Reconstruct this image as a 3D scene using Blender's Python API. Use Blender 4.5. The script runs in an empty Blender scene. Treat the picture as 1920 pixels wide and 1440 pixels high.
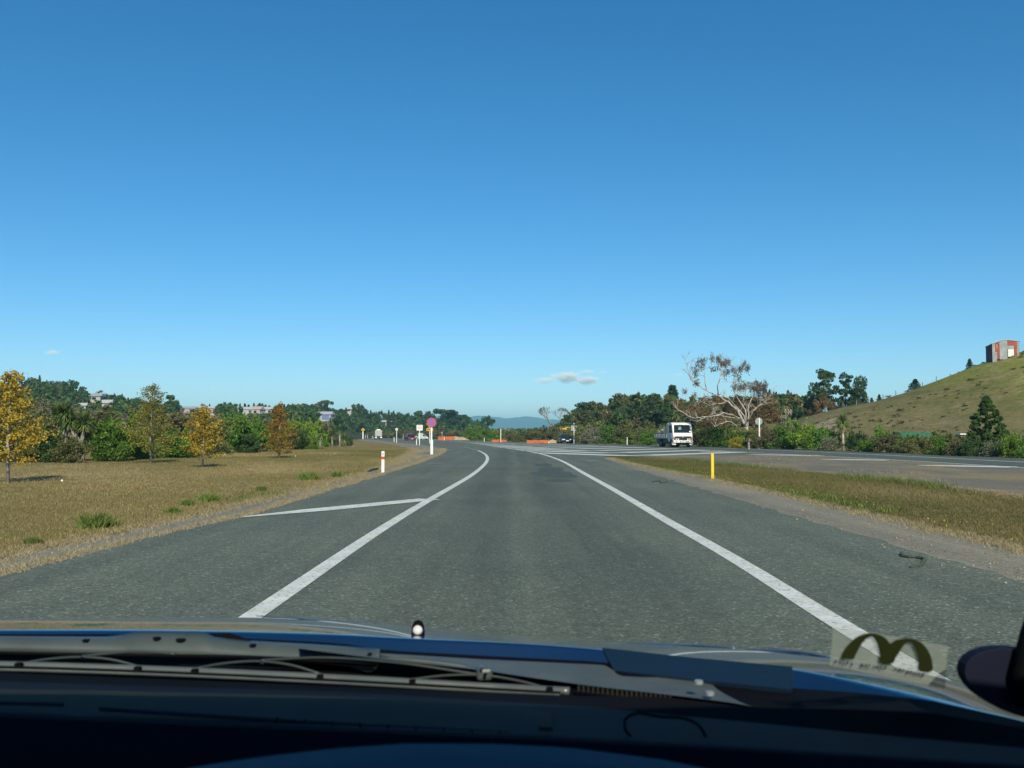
import bpy, math, random
import numpy as np
from mathutils import Vector, Matrix
from mathutils.geometry import tessellate_polygon
from mathutils import noise as mnoise

R = math.radians
SC = bpy.context.scene
COL = SC.collection

# ------------------------------------------------------------------ camera, world, sun, exposure
CAMZ, PITCH, F = 1.3, math.atan(95/1900.0), 1900.0
cd = bpy.data.cameras.new('camera'); cam = bpy.data.objects.new('camera', cd); COL.objects.link(cam)
cam.location = (0, 0, CAMZ); cam.rotation_euler = (math.pi/2+PITCH, 0, 0)
cd.sensor_width = 36; cd.lens = 36*F/1920; cd.clip_start = 0.05; cd.clip_end = 30000
SC.camera = cam
cd.dof.use_dof = True; cd.dof.focus_distance = 60; cd.dof.aperture_fstop = 15

SUN_EL, SUN_AZ = R(34), R(171)          # sun behind the car, a touch to the right; azimuth from +Y clockwise
w = bpy.data.worlds.new('World'); SC.world = w; w.use_nodes = True
nt = w.node_tree; bg = nt.nodes['Background']
sky = nt.nodes.new('ShaderNodeTexSky'); sky.sky_type = 'NISHITA'; sky.sun_disc = False
sky.sun_elevation = SUN_EL; sky.sun_rotation = SUN_AZ
sky.altitude = 0; sky.air_density = 0.8; sky.dust_density = 0.05; sky.ozone_density = 5.0
hs_ = nt.nodes.new('ShaderNodeHueSaturation'); hs_.inputs['Saturation'].default_value = 1.25; hs_.inputs['Hue'].default_value = .492
nt.links.new(sky.outputs[0], hs_.inputs['Color']); nt.links.new(hs_.outputs[0], bg.inputs[0]); bg.inputs[1].default_value = 0.12
sd = bpy.data.lights.new('sun', 'SUN'); sun = bpy.data.objects.new('sun', sd); COL.objects.link(sun)
sd.energy = 5.0; sd.angle = R(0.5); sd.color = (1.0, 0.92, 0.74)
sdir = Vector((math.sin(SUN_AZ)*math.cos(SUN_EL), math.cos(SUN_AZ)*math.cos(SUN_EL), math.sin(SUN_EL)))
sun.rotation_euler = sdir.to_track_quat('Z', 'Y').to_euler()
SC.view_settings.view_transform = 'Standard'; SC.view_settings.look = 'None'
SC.view_settings.exposure = 0.0; SC.view_settings.gamma = 1.0; SC.view_settings.use_curve_mapping = False
SC.render.engine = 'CYCLES'; SC.cycles.use_denoising = True
SC.cycles.max_bounces = 6; SC.cycles.transparent_max_bounces = 12; SC.cycles.volume_bounces = 2

# ------------------------------------------------------------------ helpers
def P(px, py, Y):
    """the point seen at a pixel of the photograph, at forward distance Y"""
    u, v = (px-960)/F, (720-py)/F
    d = Vector((u, math.cos(PITCH)-v*math.sin(PITCH), math.sin(PITCH)+v*math.cos(PITCH)))
    return Vector((d.x/d.y*Y, Y, CAMZ + d.z/d.y*Y))
def G(px, py):
    u, v = (px-960)/F, (720-py)/F
    dy, dz = math.cos(PITCH)-v*math.sin(PITCH), math.sin(PITCH)+v*math.cos(PITCH)
    Y = -CAMZ*dy/dz
    return Vector((u/dy*Y, Y, 0))
def X(px, Y): return (px-960)/F*Y
def lerp(pts, x):
    if x <= pts[0][0]: return pts[0][1]
    for (a, b), (c, d) in zip(pts, pts[1:]):
        if x <= c: return b+(d-b)*(x-a)/(c-a)
    return pts[-1][1]
def sm(t): t = max(0, min(1, t)); return t*t*(3-2*t)
def tag(o, label=None, cat=None, group=None, kind=None):
    if label: o['label'] = label
    if cat: o['category'] = cat
    if group: o['group'] = group
    if kind: o['kind'] = kind
    return o
def link(name, me, mats=(), parent=None):
    o = bpy.data.objects.new(name, me); COL.objects.link(o)
    for m in mats if isinstance(mats, (list, tuple)) else [mats]:
        me.materials.append(m)
    if parent: o.parent = parent
    return o
def empty(name, loc=(0, 0, 0), rz=0, **k):
    o = bpy.data.objects.new(name, None); COL.objects.link(o); o.location = loc; o.rotation_euler = (0, 0, rz)
    o.empty_display_size = .3
    return tag(o, **k)
def copy_tree(o, parent=None):
    c = o.copy(); COL.objects.link(c)
    if parent: c.parent = parent
    for ch in [x for x in KIDS.get(o.name, [])]: copy_tree(ch, c)
    return c
KIDS = {}
def dup(root, kids, loc, rz=0, sc=1.0, **k):
    r = root.copy(); COL.objects.link(r); r.location = loc; r.rotation_euler = (0, 0, rz)
    r.scale = (sc, sc, sc) if not isinstance(sc, tuple) else sc
    for key in ('label', 'group', 'category'):
        if key in r: del r[key]
    tag(r, **k)
    for ch, subs in kids:
        c = ch.copy(); COL.objects.link(c); c.parent = r
        for s in subs:
            d = s.copy(); COL.objects.link(d); d.parent = c
    return r
def kids_of(root):
    return [(c, [s for s in COL.objects if s.parent == c]) for c in COL.objects if c.parent == root]

class MB:
    def __init__(s): s.v = []; s.f = []
    def add(s, vs, fs):
        n = len(s.v); s.v += [tuple(v) for v in vs]; s.f += [tuple(i+n for i in f) for f in fs]; return s
    def box(s, c, d, rz=0, rx=0, ry=0, taper=1.0, tx=None):
        cx, cy, cz = c; hx, hy, hz = d[0]/2, d[1]/2, d[2]/2
        m = Matrix.Rotation(rz, 3, 'Z') @ Matrix.Rotation(ry, 3, 'Y') @ Matrix.Rotation(rx, 3, 'X')
        tx = taper if tx is None else tx
        vs = []
        for z in (-1, 1):
            a, b = (tx, taper) if z > 0 else (1, 1)
            for x, y in ((-1, -1), (1, -1), (1, 1), (-1, 1)):
                vs.append(Vector(c)+m @ Vector((x*hx*a, y*hy*b, z*hz)))
        return s.add(vs, [(3, 2, 1, 0), (4, 5, 6, 7), (0, 1, 5, 4), (1, 2, 6, 5), (2, 3, 7, 6), (3, 0, 4, 7)])
    def tube(s, pts, rad, n=8, cap=True):
        pts = [Vector(p) for p in pts]
        rad = rad if isinstance(rad, (list, tuple)) else [rad]*len(pts)
        vs, fs = [], []
        up = Vector((0, 0, 1)); prev = None
        for i, p in enumerate(pts):
            d = (pts[min(i+1, len(pts)-1)]-pts[max(i-1, 0)]).normalized()
            if prev is None:
                a = d.cross(up if abs(d.z) < .9 else Vector((1, 0, 0))).normalized()
            else:
                a = (prev-d*prev.dot(d)).normalized()
            prev = a; b = d.cross(a)
            for k in range(n):
                t = 2*math.pi*k/n; vs.append(p+(a*math.cos(t)+b*math.sin(t))*rad[i])
        for i in range(len(pts)-1):
            for k in range(n):
                fs.append((i*n+k, i*n+(k+1) % n, (i+1)*n+(k+1) % n, (i+1)*n+k))
        if cap:
            fs.append(tuple(range(n))[::-1]); fs.append(tuple((len(pts)-1)*n+k for k in range(n)))
        return s.add(vs, fs)
    def disc(s, c, r, thick, axis='Y', n=24, r0=0.0):
        """a solid disc or ring round an axis"""
        c = Vector(c)
        def pt(rr, t, h):
            a, b = rr*math.cos(t), rr*math.sin(t)
            return c+(Vector((a, h, b)) if axis == 'Y' else Vector((h, a, b)) if axis == 'X' else Vector((a, b, h)))
        vs, fs = [], []
        for h in (-thick/2, thick/2):
            for k in range(n): vs.append(pt(r, 2*math.pi*k/n, h))
            for k in range(n): vs.append(pt(r0, 2*math.pi*k/n, h))
        for k in range(n):
            j = (k+1) % n
            fs += [(k, j, n+j, n+k), (2*n+k, 3*n+k, 3*n+j, 2*n+j), (k, 2*n+k, 2*n+j, j), (n+k, n+j, 3*n+j, 3*n+k)]
        return s.add(vs, fs)
    def poly(s, pts2, y0, y1, plane='XZ'):
        """a flat outline given thickness between y0 and y1"""
        n = len(pts2)
        def q(a, b, h): return (a, h, b) if plane == 'XZ' else (h, a, b) if plane == 'YZ' else (a, b, h)
        vs = [q(a, b, y0) for a, b in pts2]+[q(a, b, y1) for a, b in pts2]
        tr = tessellate_polygon([[Vector((a, b, 0)) for a, b in pts2]])
        fs = [tuple(t) for t in tr]+[tuple(i+n for i in t) for t in tr]
        fs += [(i, (i+1) % n, n+(i+1) % n, n+i) for i in range(n)]
        return s.add(vs, fs)
    def grid(s, rows):
        m = len(rows[0]); vs = [p for r in rows for p in r]
        return s.add(vs, [(i*m+j, i*m+j+1, (i+1)*m+j+1, (i+1)*m+j) for i in range(len(rows)-1) for j in range(m-1)])
    def build(s, name, mat, parent=None, smooth=False, bevel=0, fix=True):
        me = bpy.data.meshes.new(name); me.from_pydata(s.v, [], s.f); me.update()
        if fix:
            import bmesh
            bm = bmesh.new(); bm.from_mesh(me); bmesh.ops.recalc_face_normals(bm, faces=bm.faces); bm.to_mesh(me); bm.free()
        if smooth: me.polygons.foreach_set('use_smooth', [True]*len(me.polygons))
        o = link(name, me, mat, parent)
        if bevel:
            b = o.modifiers.new('b', 'BEVEL'); b.width = bevel; b.segments = 2; b.limit_method = 'ANGLE'
        return o

def npmesh(name, V, Fq, tint=None, mat=None, parent=None):
    """mesh from arrays: V (n,3), Fq (m,3|4)"""
    me = bpy.data.meshes.new(name); k = Fq.shape[1]
    me.vertices.add(len(V)); me.vertices.foreach_set('co', V.astype(np.float32).ravel())
    me.loops.add(Fq.size); me.loops.foreach_set('vertex_index', Fq.astype(np.int32).ravel())
    me.polygons.add(len(Fq)); me.polygons.foreach_set('loop_start', np.arange(0, Fq.size, k, dtype=np.int32))
    me.polygons.foreach_set('loop_total', np.full(len(Fq), k, dtype=np.int32))
    me.update(); me.validate()
    if tint is not None:
        a = me.attributes.new('tint', 'FLOAT', 'POINT'); a.data.foreach_set('value', tint.astype(np.float32))
    if mat is not None: me.materials.append(mat)
    return me

# ------------------------------------------------------------------ materials
def nodes(name):
    m = bpy.data.materials.new(name); m.use_nodes = True; t = m.node_tree
    return m, t, t.nodes['Principled BSDF'], t.nodes['Material Output']
def N(t, typ, **k):
    n = t.nodes.new(typ)
    for a, b in k.items():
        if hasattr(n, a): setattr(n, a, b)
        else: n.inputs[a].default_value = b
    return n
def noise(t, scale, detail=4, rough=.55, coord='Object', stretch=None):
    tc = N(t, 'ShaderNodeTexCoord'); out = tc.outputs[coord]
    if stretch:
        mp = N(t, 'ShaderNodeMapping'); mp.inputs['Scale'].default_value = stretch; t.links.new(out, mp.inputs[0]); out = mp.outputs[0]
    n = N(t, 'ShaderNodeTexNoise'); n.inputs['Scale'].default_value = scale; n.inputs['Detail'].default_value = detail
    n.inputs['Roughness'].default_value = rough
    t.links.new(out, n.inputs['Vector']); return n
def ramp(t, src, stops):
    r = N(t, 'ShaderNodeValToRGB'); e = r.color_ramp.elements
    while len(e) < len(stops): e.new(0.5)
    for el, (p, c) in zip(e, stops): el.position = p; el.color = (*c, 1) if len(c) == 3 else c
    t.links.new(src, r.inputs[0]); return r
def mix(t, fac, a, b, mode='MIX'):
    m = N(t, 'ShaderNodeMix'); m.data_type = 'RGBA'; m.blend_type = mode
    for i, s in ((0, fac), (6, a), (7, b)):
        if isinstance(s, (int, float)): m.inputs[i].default_value = s
        elif isinstance(s, tuple): m.inputs[i].default_value = (*s, 1)
        else: t.links.new(s, m.inputs[i])
    return m.outputs[2]
def solid(name, c, rough=.5, metal=0, var=.15, scale=8, coat=0, bump=0, spec=.5, coat_rough=.03):
    m, t, b, o = nodes(name)
    n = noise(t, scale)
    lo = tuple(x*(1-var) for x in c); hi = tuple(min(1, x*(1+var)) for x in c)
    r = ramp(t, n.outputs[0], [(.3, lo), (.7, hi)])
    t.links.new(r.outputs[0], b.inputs['Base Color'])
    b.inputs['Roughness'].default_value = rough; b.inputs['Metallic'].default_value = metal
    b.inputs['Specular IOR Level'].default_value = spec
    b.inputs['Coat Weight'].default_value = coat; b.inputs['Coat Roughness'].default_value = coat_rough
    if bump:
        bp = N(t, 'ShaderNodeBump'); bp.inputs['Strength'].default_value = bump; bp.inputs['Distance'].default_value = .01
        n2 = noise(t, scale*12); t.links.new(n2.outputs[0], bp.inputs['Height']); t.links.new(bp.outputs[0], b.inputs['Normal'])
    return m
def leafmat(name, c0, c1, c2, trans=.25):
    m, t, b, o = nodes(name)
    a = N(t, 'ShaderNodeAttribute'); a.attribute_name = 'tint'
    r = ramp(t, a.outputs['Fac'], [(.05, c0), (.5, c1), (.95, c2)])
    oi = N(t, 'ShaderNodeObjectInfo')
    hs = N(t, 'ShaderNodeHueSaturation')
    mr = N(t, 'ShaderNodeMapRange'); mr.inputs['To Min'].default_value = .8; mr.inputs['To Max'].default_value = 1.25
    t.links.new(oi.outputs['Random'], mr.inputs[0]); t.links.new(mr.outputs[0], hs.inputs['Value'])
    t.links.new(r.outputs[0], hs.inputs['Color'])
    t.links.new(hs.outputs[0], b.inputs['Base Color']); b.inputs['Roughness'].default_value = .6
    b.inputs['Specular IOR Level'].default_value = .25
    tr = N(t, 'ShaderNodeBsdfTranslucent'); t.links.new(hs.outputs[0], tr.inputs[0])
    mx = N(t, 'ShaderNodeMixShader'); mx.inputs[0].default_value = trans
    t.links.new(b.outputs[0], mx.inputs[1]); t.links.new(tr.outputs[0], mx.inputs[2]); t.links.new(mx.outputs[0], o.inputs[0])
    return m

L = {
 'dark':  leafmat('leaf_dark',  (.029, .060, .021), (.049, .096, .029), (.091, .150, .044)),
 'green': leafmat('leaf_green', (.050, .115, .015), (.090, .188, .022), (.163, .275, .040)),
 'lime':  leafmat('leaf_lime',  (.075, .138, .014), (.138, .236, .023), (.241, .333, .044)),
 'olive': leafmat('leaf_olive', (.066, .084, .026), (.126, .138, .043), (.210, .204, .074)),
 'brown': leafmat('leaf_brown', (.070, .070, .030), (.125, .115, .050), (.20, .175, .085)),
 'russet': leafmat('leaf_russet', (.095, .055, .026), (.185, .105, .045), (.280, .180, .085)),
 'gum':   leafmat('leaf_gum',   (.075, .065, .042), (.15, .12, .078), (.26, .20, .13)),
 'grey':  leafmat('leaf_grey',  (.10, .11, .065), (.17, .18, .11), (.27, .27, .18)),
 'pine':  leafmat('leaf_pine',  (.023, .055, .023), (.042, .088, .034), (.078, .137, .052)),
 'yellow': leafmat('leaf_yellow', (.16, .15, .012), (.30, .27, .02), (.42, .36, .04)),
 'gold':  leafmat('leaf_gold',  (.16, .105, .010), (.36, .245, .020), (.55, .43, .065), .35),
 'goldg': leafmat('leaf_goldgreen', (.11, .11, .014), (.24, .225, .030), (.46, .40, .09), .35),
 'rust':  leafmat('leaf_rust', (.16, .080, .012), (.31, .165, .024), (.46, .31, .065), .35),
 'strap': leafmat('leaf_strap', (.066, .114, .026), (.114, .180, .043), (.240, .288, .096)),
 'tan':   leafmat('leaf_tan', (.20, .15, .08), (.34, .27, .15), (.46, .38, .24)),
 'cream': leafmat('leaf_cream', (.40, .34, .24), (.55, .48, .36), (.70, .64, .52)),
 'conifer': leafmat('leaf_conifer', (.030, .062, .016), (.055, .105, .024), (.10, .17, .035)),
 'turf':  leafmat('leaf_turf', (.115, .125, .034), (.245, .200, .074), (.41, .315, .16)),
 'turfbrown': leafmat('leaf_turfbrown', (.085, .095, .026), (.165, .145, .052), (.30, .235, .115)),
 'straw': leafmat('leaf_straw', (.26, .20, .11), (.42, .34, .19), (.58, .49, .31)),
 'weed':  leafmat('leaf_weed', (.075, .125, .022), (.14, .20, .042), (.24, .28, .085)),
}
bark = solid('bark', (.13, .10, .075), .9, scale=6, var=.4, bump=.4)
bark_dark = solid('bark_dark', (.05, .04, .032), .9, scale=6, var=.4)
bark_pale = solid('bark_pale', (.40, .355, .30), .8, scale=3, var=.5, bump=.3)
bark_grey = solid('bark_grey', (.30, .27, .23), .85, scale=5, var=.4)
white = solid('white_paint', (.78, .78, .75), .45, var=.06, scale=5)
white_dirty = solid('white_weathered', (.62, .61, .57), .55, var=.12, scale=4)
red_p = solid('red_reflector', (.62, .06, .03), .4, var=.15)
yellow_p = solid('yellow_paint', (.74, .56, .03), .45, var=.08)
amber_p = solid('amber_sign', (.66, .37, .02), .4, var=.08)
blue_p = solid('blue_sign', (.06, .16, .62), .4, var=.08)
black_p = solid('black_plastic', (.012, .012, .014), .5, var=.2)
grey_metal = solid('grey_metal', (.34, .36, .36), .45, .4, var=.15)
alu = solid('sign_back', (.27, .32, .33), .55, .1, var=.1)
tyre = solid('tyre', (.018, .018, .019), .85, var=.25)
glass_d = solid('dark_glass', (.015, .025, .028), .06, var=.2, spec=.8)
paleglass = solid('pale_glass', (.30, .38, .37), .15, var=.2)
lampglass = solid('lamp_glass', (.80, .80, .78), .12, var=.05)
orange_l = solid('orange_lens', (.75, .20, .02), .3)
navy = solid('navy_car_paint', (.012, .035, .11), .28, .3, coat=1)
net_orange = solid('orange_netting', (.52, .12, .035), .8, var=.25, scale=3)
soil = solid('tan_soil', (.42, .31, .20), .95, var=.3, scale=.8, bump=.5)
wood_l = solid('pale_sawn_wood', (.66, .58, .38), .8, var=.3, scale=7)
wood_g = solid('grey_weathered_wood', (.20, .19, .18), .85, var=.3, scale=6)
green_net = solid('green_shade_cloth', (.02, .14, .075), .8, var=.3, scale=2)

def roadmat(name, base, spk, tracks=False):
    m, t, b, o = nodes(name)
    fine = noise(t, 55, 2, .6); mid = noise(t, 9, 5, .65); big = noise(t, .22, 5, .6); streak = noise(t, 1.0, 4, .6, stretch=(1.6, .06, 1))
    vor = N(t, 'ShaderNodeTexVoronoi'); tc = N(t, 'ShaderNodeTexCoord'); t.links.new(tc.outputs['Object'], vor.inputs['Vector']); vor.inputs['Scale'].default_value = 48
    lo = tuple(x*.55 for x in base); hi = tuple(x*1.35 for x in base)
    c = ramp(t, fine.outputs[0], [(.30, lo), (.62, hi)]).outputs[0]
    c2 = ramp(t, vor.outputs['Color'], [(.78, (0, 0, 0)), (.93, (1, 1, 1))]).outputs[0]
    c = mix(t, c2, c, spk)
    c = mix(t, 1.0, c, ramp(t, mid.outputs[0], [(.35, (.86, .86, .86)), (.65, (1.12, 1.12, 1.12))]).outputs[0], 'MULTIPLY')
    c = mix(t, 1.0, c, ramp(t, big.outputs[0], [(.35, (.88, .90, .90)), (.65, (1.10, 1.08, 1.05))]).outputs[0], 'MULTIPLY')
    c = mix(t, 1.0, c, ramp(t, streak.outputs[0], [(.38, (.86, .87, .88)), (.62, (1.10, 1.09, 1.07))]).outputs[0], 'MULTIPLY')
    if tracks:   # two bands polished by tyres, dirt between them
        sx = N(t, 'ShaderNodeSeparateXYZ'); t.links.new(tc.outputs['Object'], sx.inputs[0])
        wob = noise(t, .5, 3, .5, stretch=(1, .25, 1)); ad = N(t, 'ShaderNodeMath'); ad.operation = 'MULTIPLY_ADD'; t.links.new(wob.outputs[0], ad.inputs[0]); ad.inputs[1].default_value = .9; t.links.new(sx.outputs[0], ad.inputs[2])
        mr = N(t, 'ShaderNodeMapRange'); t.links.new(ad.outputs[0], mr.inputs[0]); mr.inputs[1].default_value = -1.2; mr.inputs[2].default_value = 2.6
        g_ = (1, 1, 1); d_ = (.80, .81, .82)
        c = mix(t, 1.0, c, ramp(t, mr.outputs[0], [(.08, g_), (.24, d_), (.36, d_), (.47, (1.0, 1.0, .99)), (.60, d_), (.74, d_), (.90, g_)]).outputs[0], 'MULTIPLY')
    t.links.new(c, b.inputs['Base Color']); b.inputs['Roughness'].default_value = .85; b.inputs['Specular IOR Level'].default_value = .3
    bp = N(t, 'ShaderNodeBump'); bp.inputs['Strength'].default_value = .7; bp.inputs['Distance'].default_value = .008
    t.links.new(fine.outputs[0], bp.inputs['Height']); t.links.new(bp.outputs[0], b.inputs['Normal'])
    return m
asphalt = roadmat('asphalt', (.112, .131, .101), (.32, .35, .29))
asphalt_lane = roadmat('asphalt_lane', (.113, .133, .102), (.28, .30, .25), True)
asphalt_main = roadmat('asphalt_main', (.088, .105, .084), (.25, .27, .23))
gravelm = roadmat('gravel', (.225, .205, .150), (.40, .38, .33))
def dirtmat():
    m, t, b, o = nodes('gravel_and_dry_grass')
    big = noise(t, .35, 6, .65, stretch=(1, .5, 1)); fine = noise(t, 9, 5, .75)
    c = ramp(t, big.outputs[0], [(.36, (.150, .145, .118)), (.50, (.190, .175, .135)), (.60, (.27, .215, .125)), (.70, (.17, .165, .062))]).outputs[0]
    c = mix(t, 1.0, c, ramp(t, fine.outputs[0], [(.30, (.60, .60, .60)), (.70, (1.35, 1.32, 1.28))]).outputs[0], 'MULTIPLY')
    t.links.new(c, b.inputs['Base Color']); b.inputs['Roughness'].default_value = .95; b.inputs['Specular IOR Level'].default_value = .15
    return m
dirt = dirtmat()
tar = solid('tar_patch', (.058, .078, .060), .85, var=.3, scale=5, bump=.3)

def paintmark():
    m, t, b, o = nodes('road_paint')
    n = noise(t, 30, 4, .7); n2 = noise(t, 2.2, 5, .6)
    c = ramp(t, n.outputs[0], [(.36, (.26, .27, .24)), (.44, (.70, .71, .64)), (.7, (.84, .84, .76))]).outputs[0]
    c = mix(t, 1.0, c, ramp(t, n2.outputs[0], [(.3, (.80, .79, .76)), (.6, (1.03, 1.03, 1.03))]).outputs[0], 'MULTIPLY')
    t.links.new(c, b.inputs['Base Color']); b.inputs['Roughness'].default_value = .6
    return m
roadpaint = paintmark()
def wornpaint():
    m, t, b, o = nodes('worn_road_paint')
    n = noise(t, 14, 5, .7)
    c = ramp(t, n.outputs[0], [(.34, (.20, .21, .20)), (.55, (.50, .51, .49))]).outputs[0]
    t.links.new(c, b.inputs['Base Color']); b.inputs['Roughness'].default_value = .7
    return m
wornp = wornpaint()

def turfmat(name, dry=.5, lush=False):
    m, t, b, o = nodes(name)
    big = noise(t, .07, 6, .6); mid = noise(t, .9, 6, .7, stretch=(1, .6, 1)); fine = noise(t, 14, 4, .75)
    a = (.22, .180, .070); g = (.145, .155, .042); d = (.30, .215, .115)
    if lush: a = (.15, .135, .055); g = (.095, .115, .028); d = (.23, .175, .095)
    c = ramp(t, big.outputs[0], [(.34, g), (.47, a), (.62, d)]).outputs[0]
    c2 = ramp(t, mid.outputs[0], [(.30, (.145, .14, .042)), (.50, (.24, .19, .078)), (.70, (.34, .255, .135))]).outputs[0]
    c = mix(t, .55, c, c2)
    c = mix(t, 1.0, c, ramp(t, fine.outputs[0], [(.30, (.60, .62, .60)), (.70, (1.35, 1.3, 1.25))]).outputs[0], 'MULTIPLY')
    t.links.new(c, b.inputs['Base Color']); b.inputs['Roughness'].default_value = 1; b.inputs['Specular IOR Level'].default_value = .1
    bp = N(t, 'ShaderNodeBump'); bp.inputs['Strength'].default_value = 1; bp.inputs['Distance'].default_value = .05
    t.links.new(fine.outputs[0], bp.inputs['Height']); t.links.new(bp.outputs[0], b.inputs['Normal'])
    return m
turf = turfmat('dry_turf')
def hillmat():
    m, t, b, o = nodes('pasture')
    big = noise(t, .045, 6, .6); mid = noise(t, .30, 8, .78, stretch=(.8, .8, 1.6)); fine = noise(t, 1.5, 7, .8)
    tc = N(t, 'ShaderNodeTexCoord'); sx = N(t, 'ShaderNodeSeparateXYZ'); t.links.new(tc.outputs['Object'], sx.inputs[0])
    mr = N(t, 'ShaderNodeMapRange'); t.links.new(sx.outputs[0], mr.inputs[0]); mr.inputs[1].default_value = 48; mr.inputs[2].default_value = 70
    ad = N(t, 'ShaderNodeMath'); ad.operation = 'MULTIPLY'; t.links.new(big.outputs[0], ad.inputs[0]); t.links.new(mr.outputs[0], ad.inputs[1])
    c = ramp(t, ad.outputs[0], [(.14, (.195, .160, .078)), (.33, (.180, .165, .055)), (.47, (.25, .28, .038))]).outputs[0]
    c2 = ramp(t, mid.outputs[0], [(.34, (.075, .080, .028)), (.45, (.150, .150, .050)), (.56, (.225, .185, .090)), (.68, (.34, .27, .18))]).outputs[0]
    c = mix(t, .55, c, c2)
    c = mix(t, 1.0, c, ramp(t, fine.outputs[0], [(.32, (.45, .50, .40)), (.48, (.90, .92, .88)), (.68, (1.25, 1.22, 1.15))]).outputs[0], 'MULTIPLY')
    t.links.new(c, b.inputs['Base Color']); b.inputs['Roughness'].default_value = 1; b.inputs['Specular IOR Level'].default_value = .1
    bp = N(t, 'ShaderNodeBump'); bp.inputs['Strength'].default_value = 1; bp.inputs['Distance'].default_value = .35
    t.links.new(mid.outputs[0], bp.inputs['Height']); t.links.new(bp.outputs[0], b.inputs['Normal'])
    return m
pasture = hillmat()
understory = solid('hillside_soil', (.050, .060, .028), 1, var=.4, scale=.15, spec=.1)
farm = solid('far_forest', (.030, .050, .030), 1, var=.35, scale=.003, spec=.05)

# ------------------------------------------------------------------ terrain
LC = [(-232, 16), (-227, 19.0), (-200, 18.0), (-188, 14.0), (-176, 12), (-165, 9.2), (-146, 9), (-132, 9), (-116, 8.6), (-104, 8.2), (-95, 7.8),
      (-82, 7.5), (-70, 7.2), (-62, 6.2), (-50, 5.2), (-38, 4.6), (-26, 4.6), (-18, 3.6), (-13, 1.2), (-6, 0)]
RC = [(5, 0), (8, .8), (12, 2.4), (15, 4.5), (17, 5.8), (23, 5.4), (30, 4.4), (40, 3.8), (52, 4.0), (60, 4.4), (80, 4.5), (200, 4)]
HC = [(35, 0), (39, 1.6), (44, 3.9), (49, 5.3), (54.5, 6.4), (60, 8.1), (66.3, 10.5), (70, 12.0), (74, 13.2), (80, 14.8), (95, 18), (140, 22), (300, 24)]
def H(x, y):
    h = 0
    if x < 0:
        px = 960+x/max(y, 60)*F
        y0 = lerp([(-400, 100), (420, 105), (560, 130), (640, 250), (690, 430)], px); y1 = lerp([(560, 450), (690, 540)], px)
        h = max(h, lerp(LC, (px-960)/F*450)*(1 if y1 < 500 else 1+(y1-450)/450)*sm((y-y0)/(y1-y0)))
    if x > 3: h = max(h, lerp(RC, x*220/max(y, 180))*sm((y-172-lerp([(14, 0), (60, -40)], x))/(48)))
    if x > 30:
        hb = lerp([(35, 125), (60, 98), (75, 90), (300, 85)], x)
        h = max(h, lerp(HC, x*min(1, 152/max(y, 1)))*sm((y-hb)/(160-hb))**.85*(1.03 if y < 170 else 1.03-.0012*(y-170)))
    if h > 0: h += .35*mnoise.noise(Vector((x*.06, y*.06, 0)))*min(1, h/3)+.12*mnoise.noise(Vector((x*.3, y*.3, 4)))*min(1, h/3)
    return max(0, h)
xs = [-8500, -5000, -3000, -1500, -900, -600, -450, -380, -330]+list(np.arange(-300, -20, 6.0))+list(np.arange(-20, 130, 2.5))+[132, 138, 145, 155, 170, 190, 220, 280, 400, 700, 1500, 3000, 5000, 8500]
ys = [-150, -60, -20, 0, 20, 40, 60]+list(np.arange(72, 200, 3.0))+list(np.arange(200, 520, 8.0))+[540, 600, 700, 900, 1300, 2000, 3000, 4500, 6500, 8500]
gv = []; hh = {}
for j, y in enumerate(ys):
    for i, x in enumerate(xs):
        h = H(x, y) if (abs(x) < 420 and y < 1000) else 0
        gv.append((x, y, h)); hh[(i, j)] = h
W_ = len(xs)
parts3 = {'ground': [], 'hillside': [], 'hill': []}
for j in range(len(ys)-1):
    for i in range(W_-1):
        mh = max(hh[(i, j)], hh[(i+1, j)], hh[(i, j+1)], hh[(i+1, j+1)])
        k = 'ground' if mh < .02 else 'hillside' if (xs[i] < 0 or ys[j] > 172 and xs[i] < 35) else 'hill'
        parts3[k].append((j*W_+i, j*W_+i+1, (j+1)*W_+i+1, (j+1)*W_+i))
for k, mt, lb in (('ground', turf, 'dry brownish grass flat either side of the road'), ('hillside', understory, 'wooded slope rising behind the roadside scrub'),
                  ('hill', pasture, 'grazed green and tan hill with a shed on top at right')):
    used = sorted({i for f in parts3[k] for i in f}); mp = {a: b for b, a in enumerate(used)}
    o = MB().add([gv[i] for i in used], [tuple(mp[i] for i in f) for f in parts3[k]]).build(k, mt, smooth=True, fix=False)
    tag(o, lb, kind='structure')

# far blue ranges
def ridge(name, pts, Y, seed, depth, mt, lb):
    rows = [[], [], [], []]
    x = -7000 if Y > 5000 else -600
    while x < (7000 if Y > 5000 else 400):
        px = 960+x/Y*F
        y = lerp(pts, px); z = CAMZ+(815-y)/F*Y + (9*mnoise.noise(Vector((x*.004, seed, 0)))+5*mnoise.noise(Vector((x*.015, seed, 3))))*Y/7000
        rows[0].append((x, Y-depth, -.5)); rows[1].append((x, Y-depth*.5, z*.55)); rows[2].append((x, Y, z)); rows[3].append((x, Y+depth*.4, z*.5))
        x += Y/150
    tag(MB().grid(rows).build(name, mt, smooth=True, fix=False), lb, kind='structure')
ridge('mountains', [(-4000, 765), (600, 778), (860, 781), (905, 780), (950, 784), (985, 782), (1030, 786), (1100, 790), (5000, 780)], 7000, 1, 1500, farm, 'long blue range of hills on the horizon')

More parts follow.
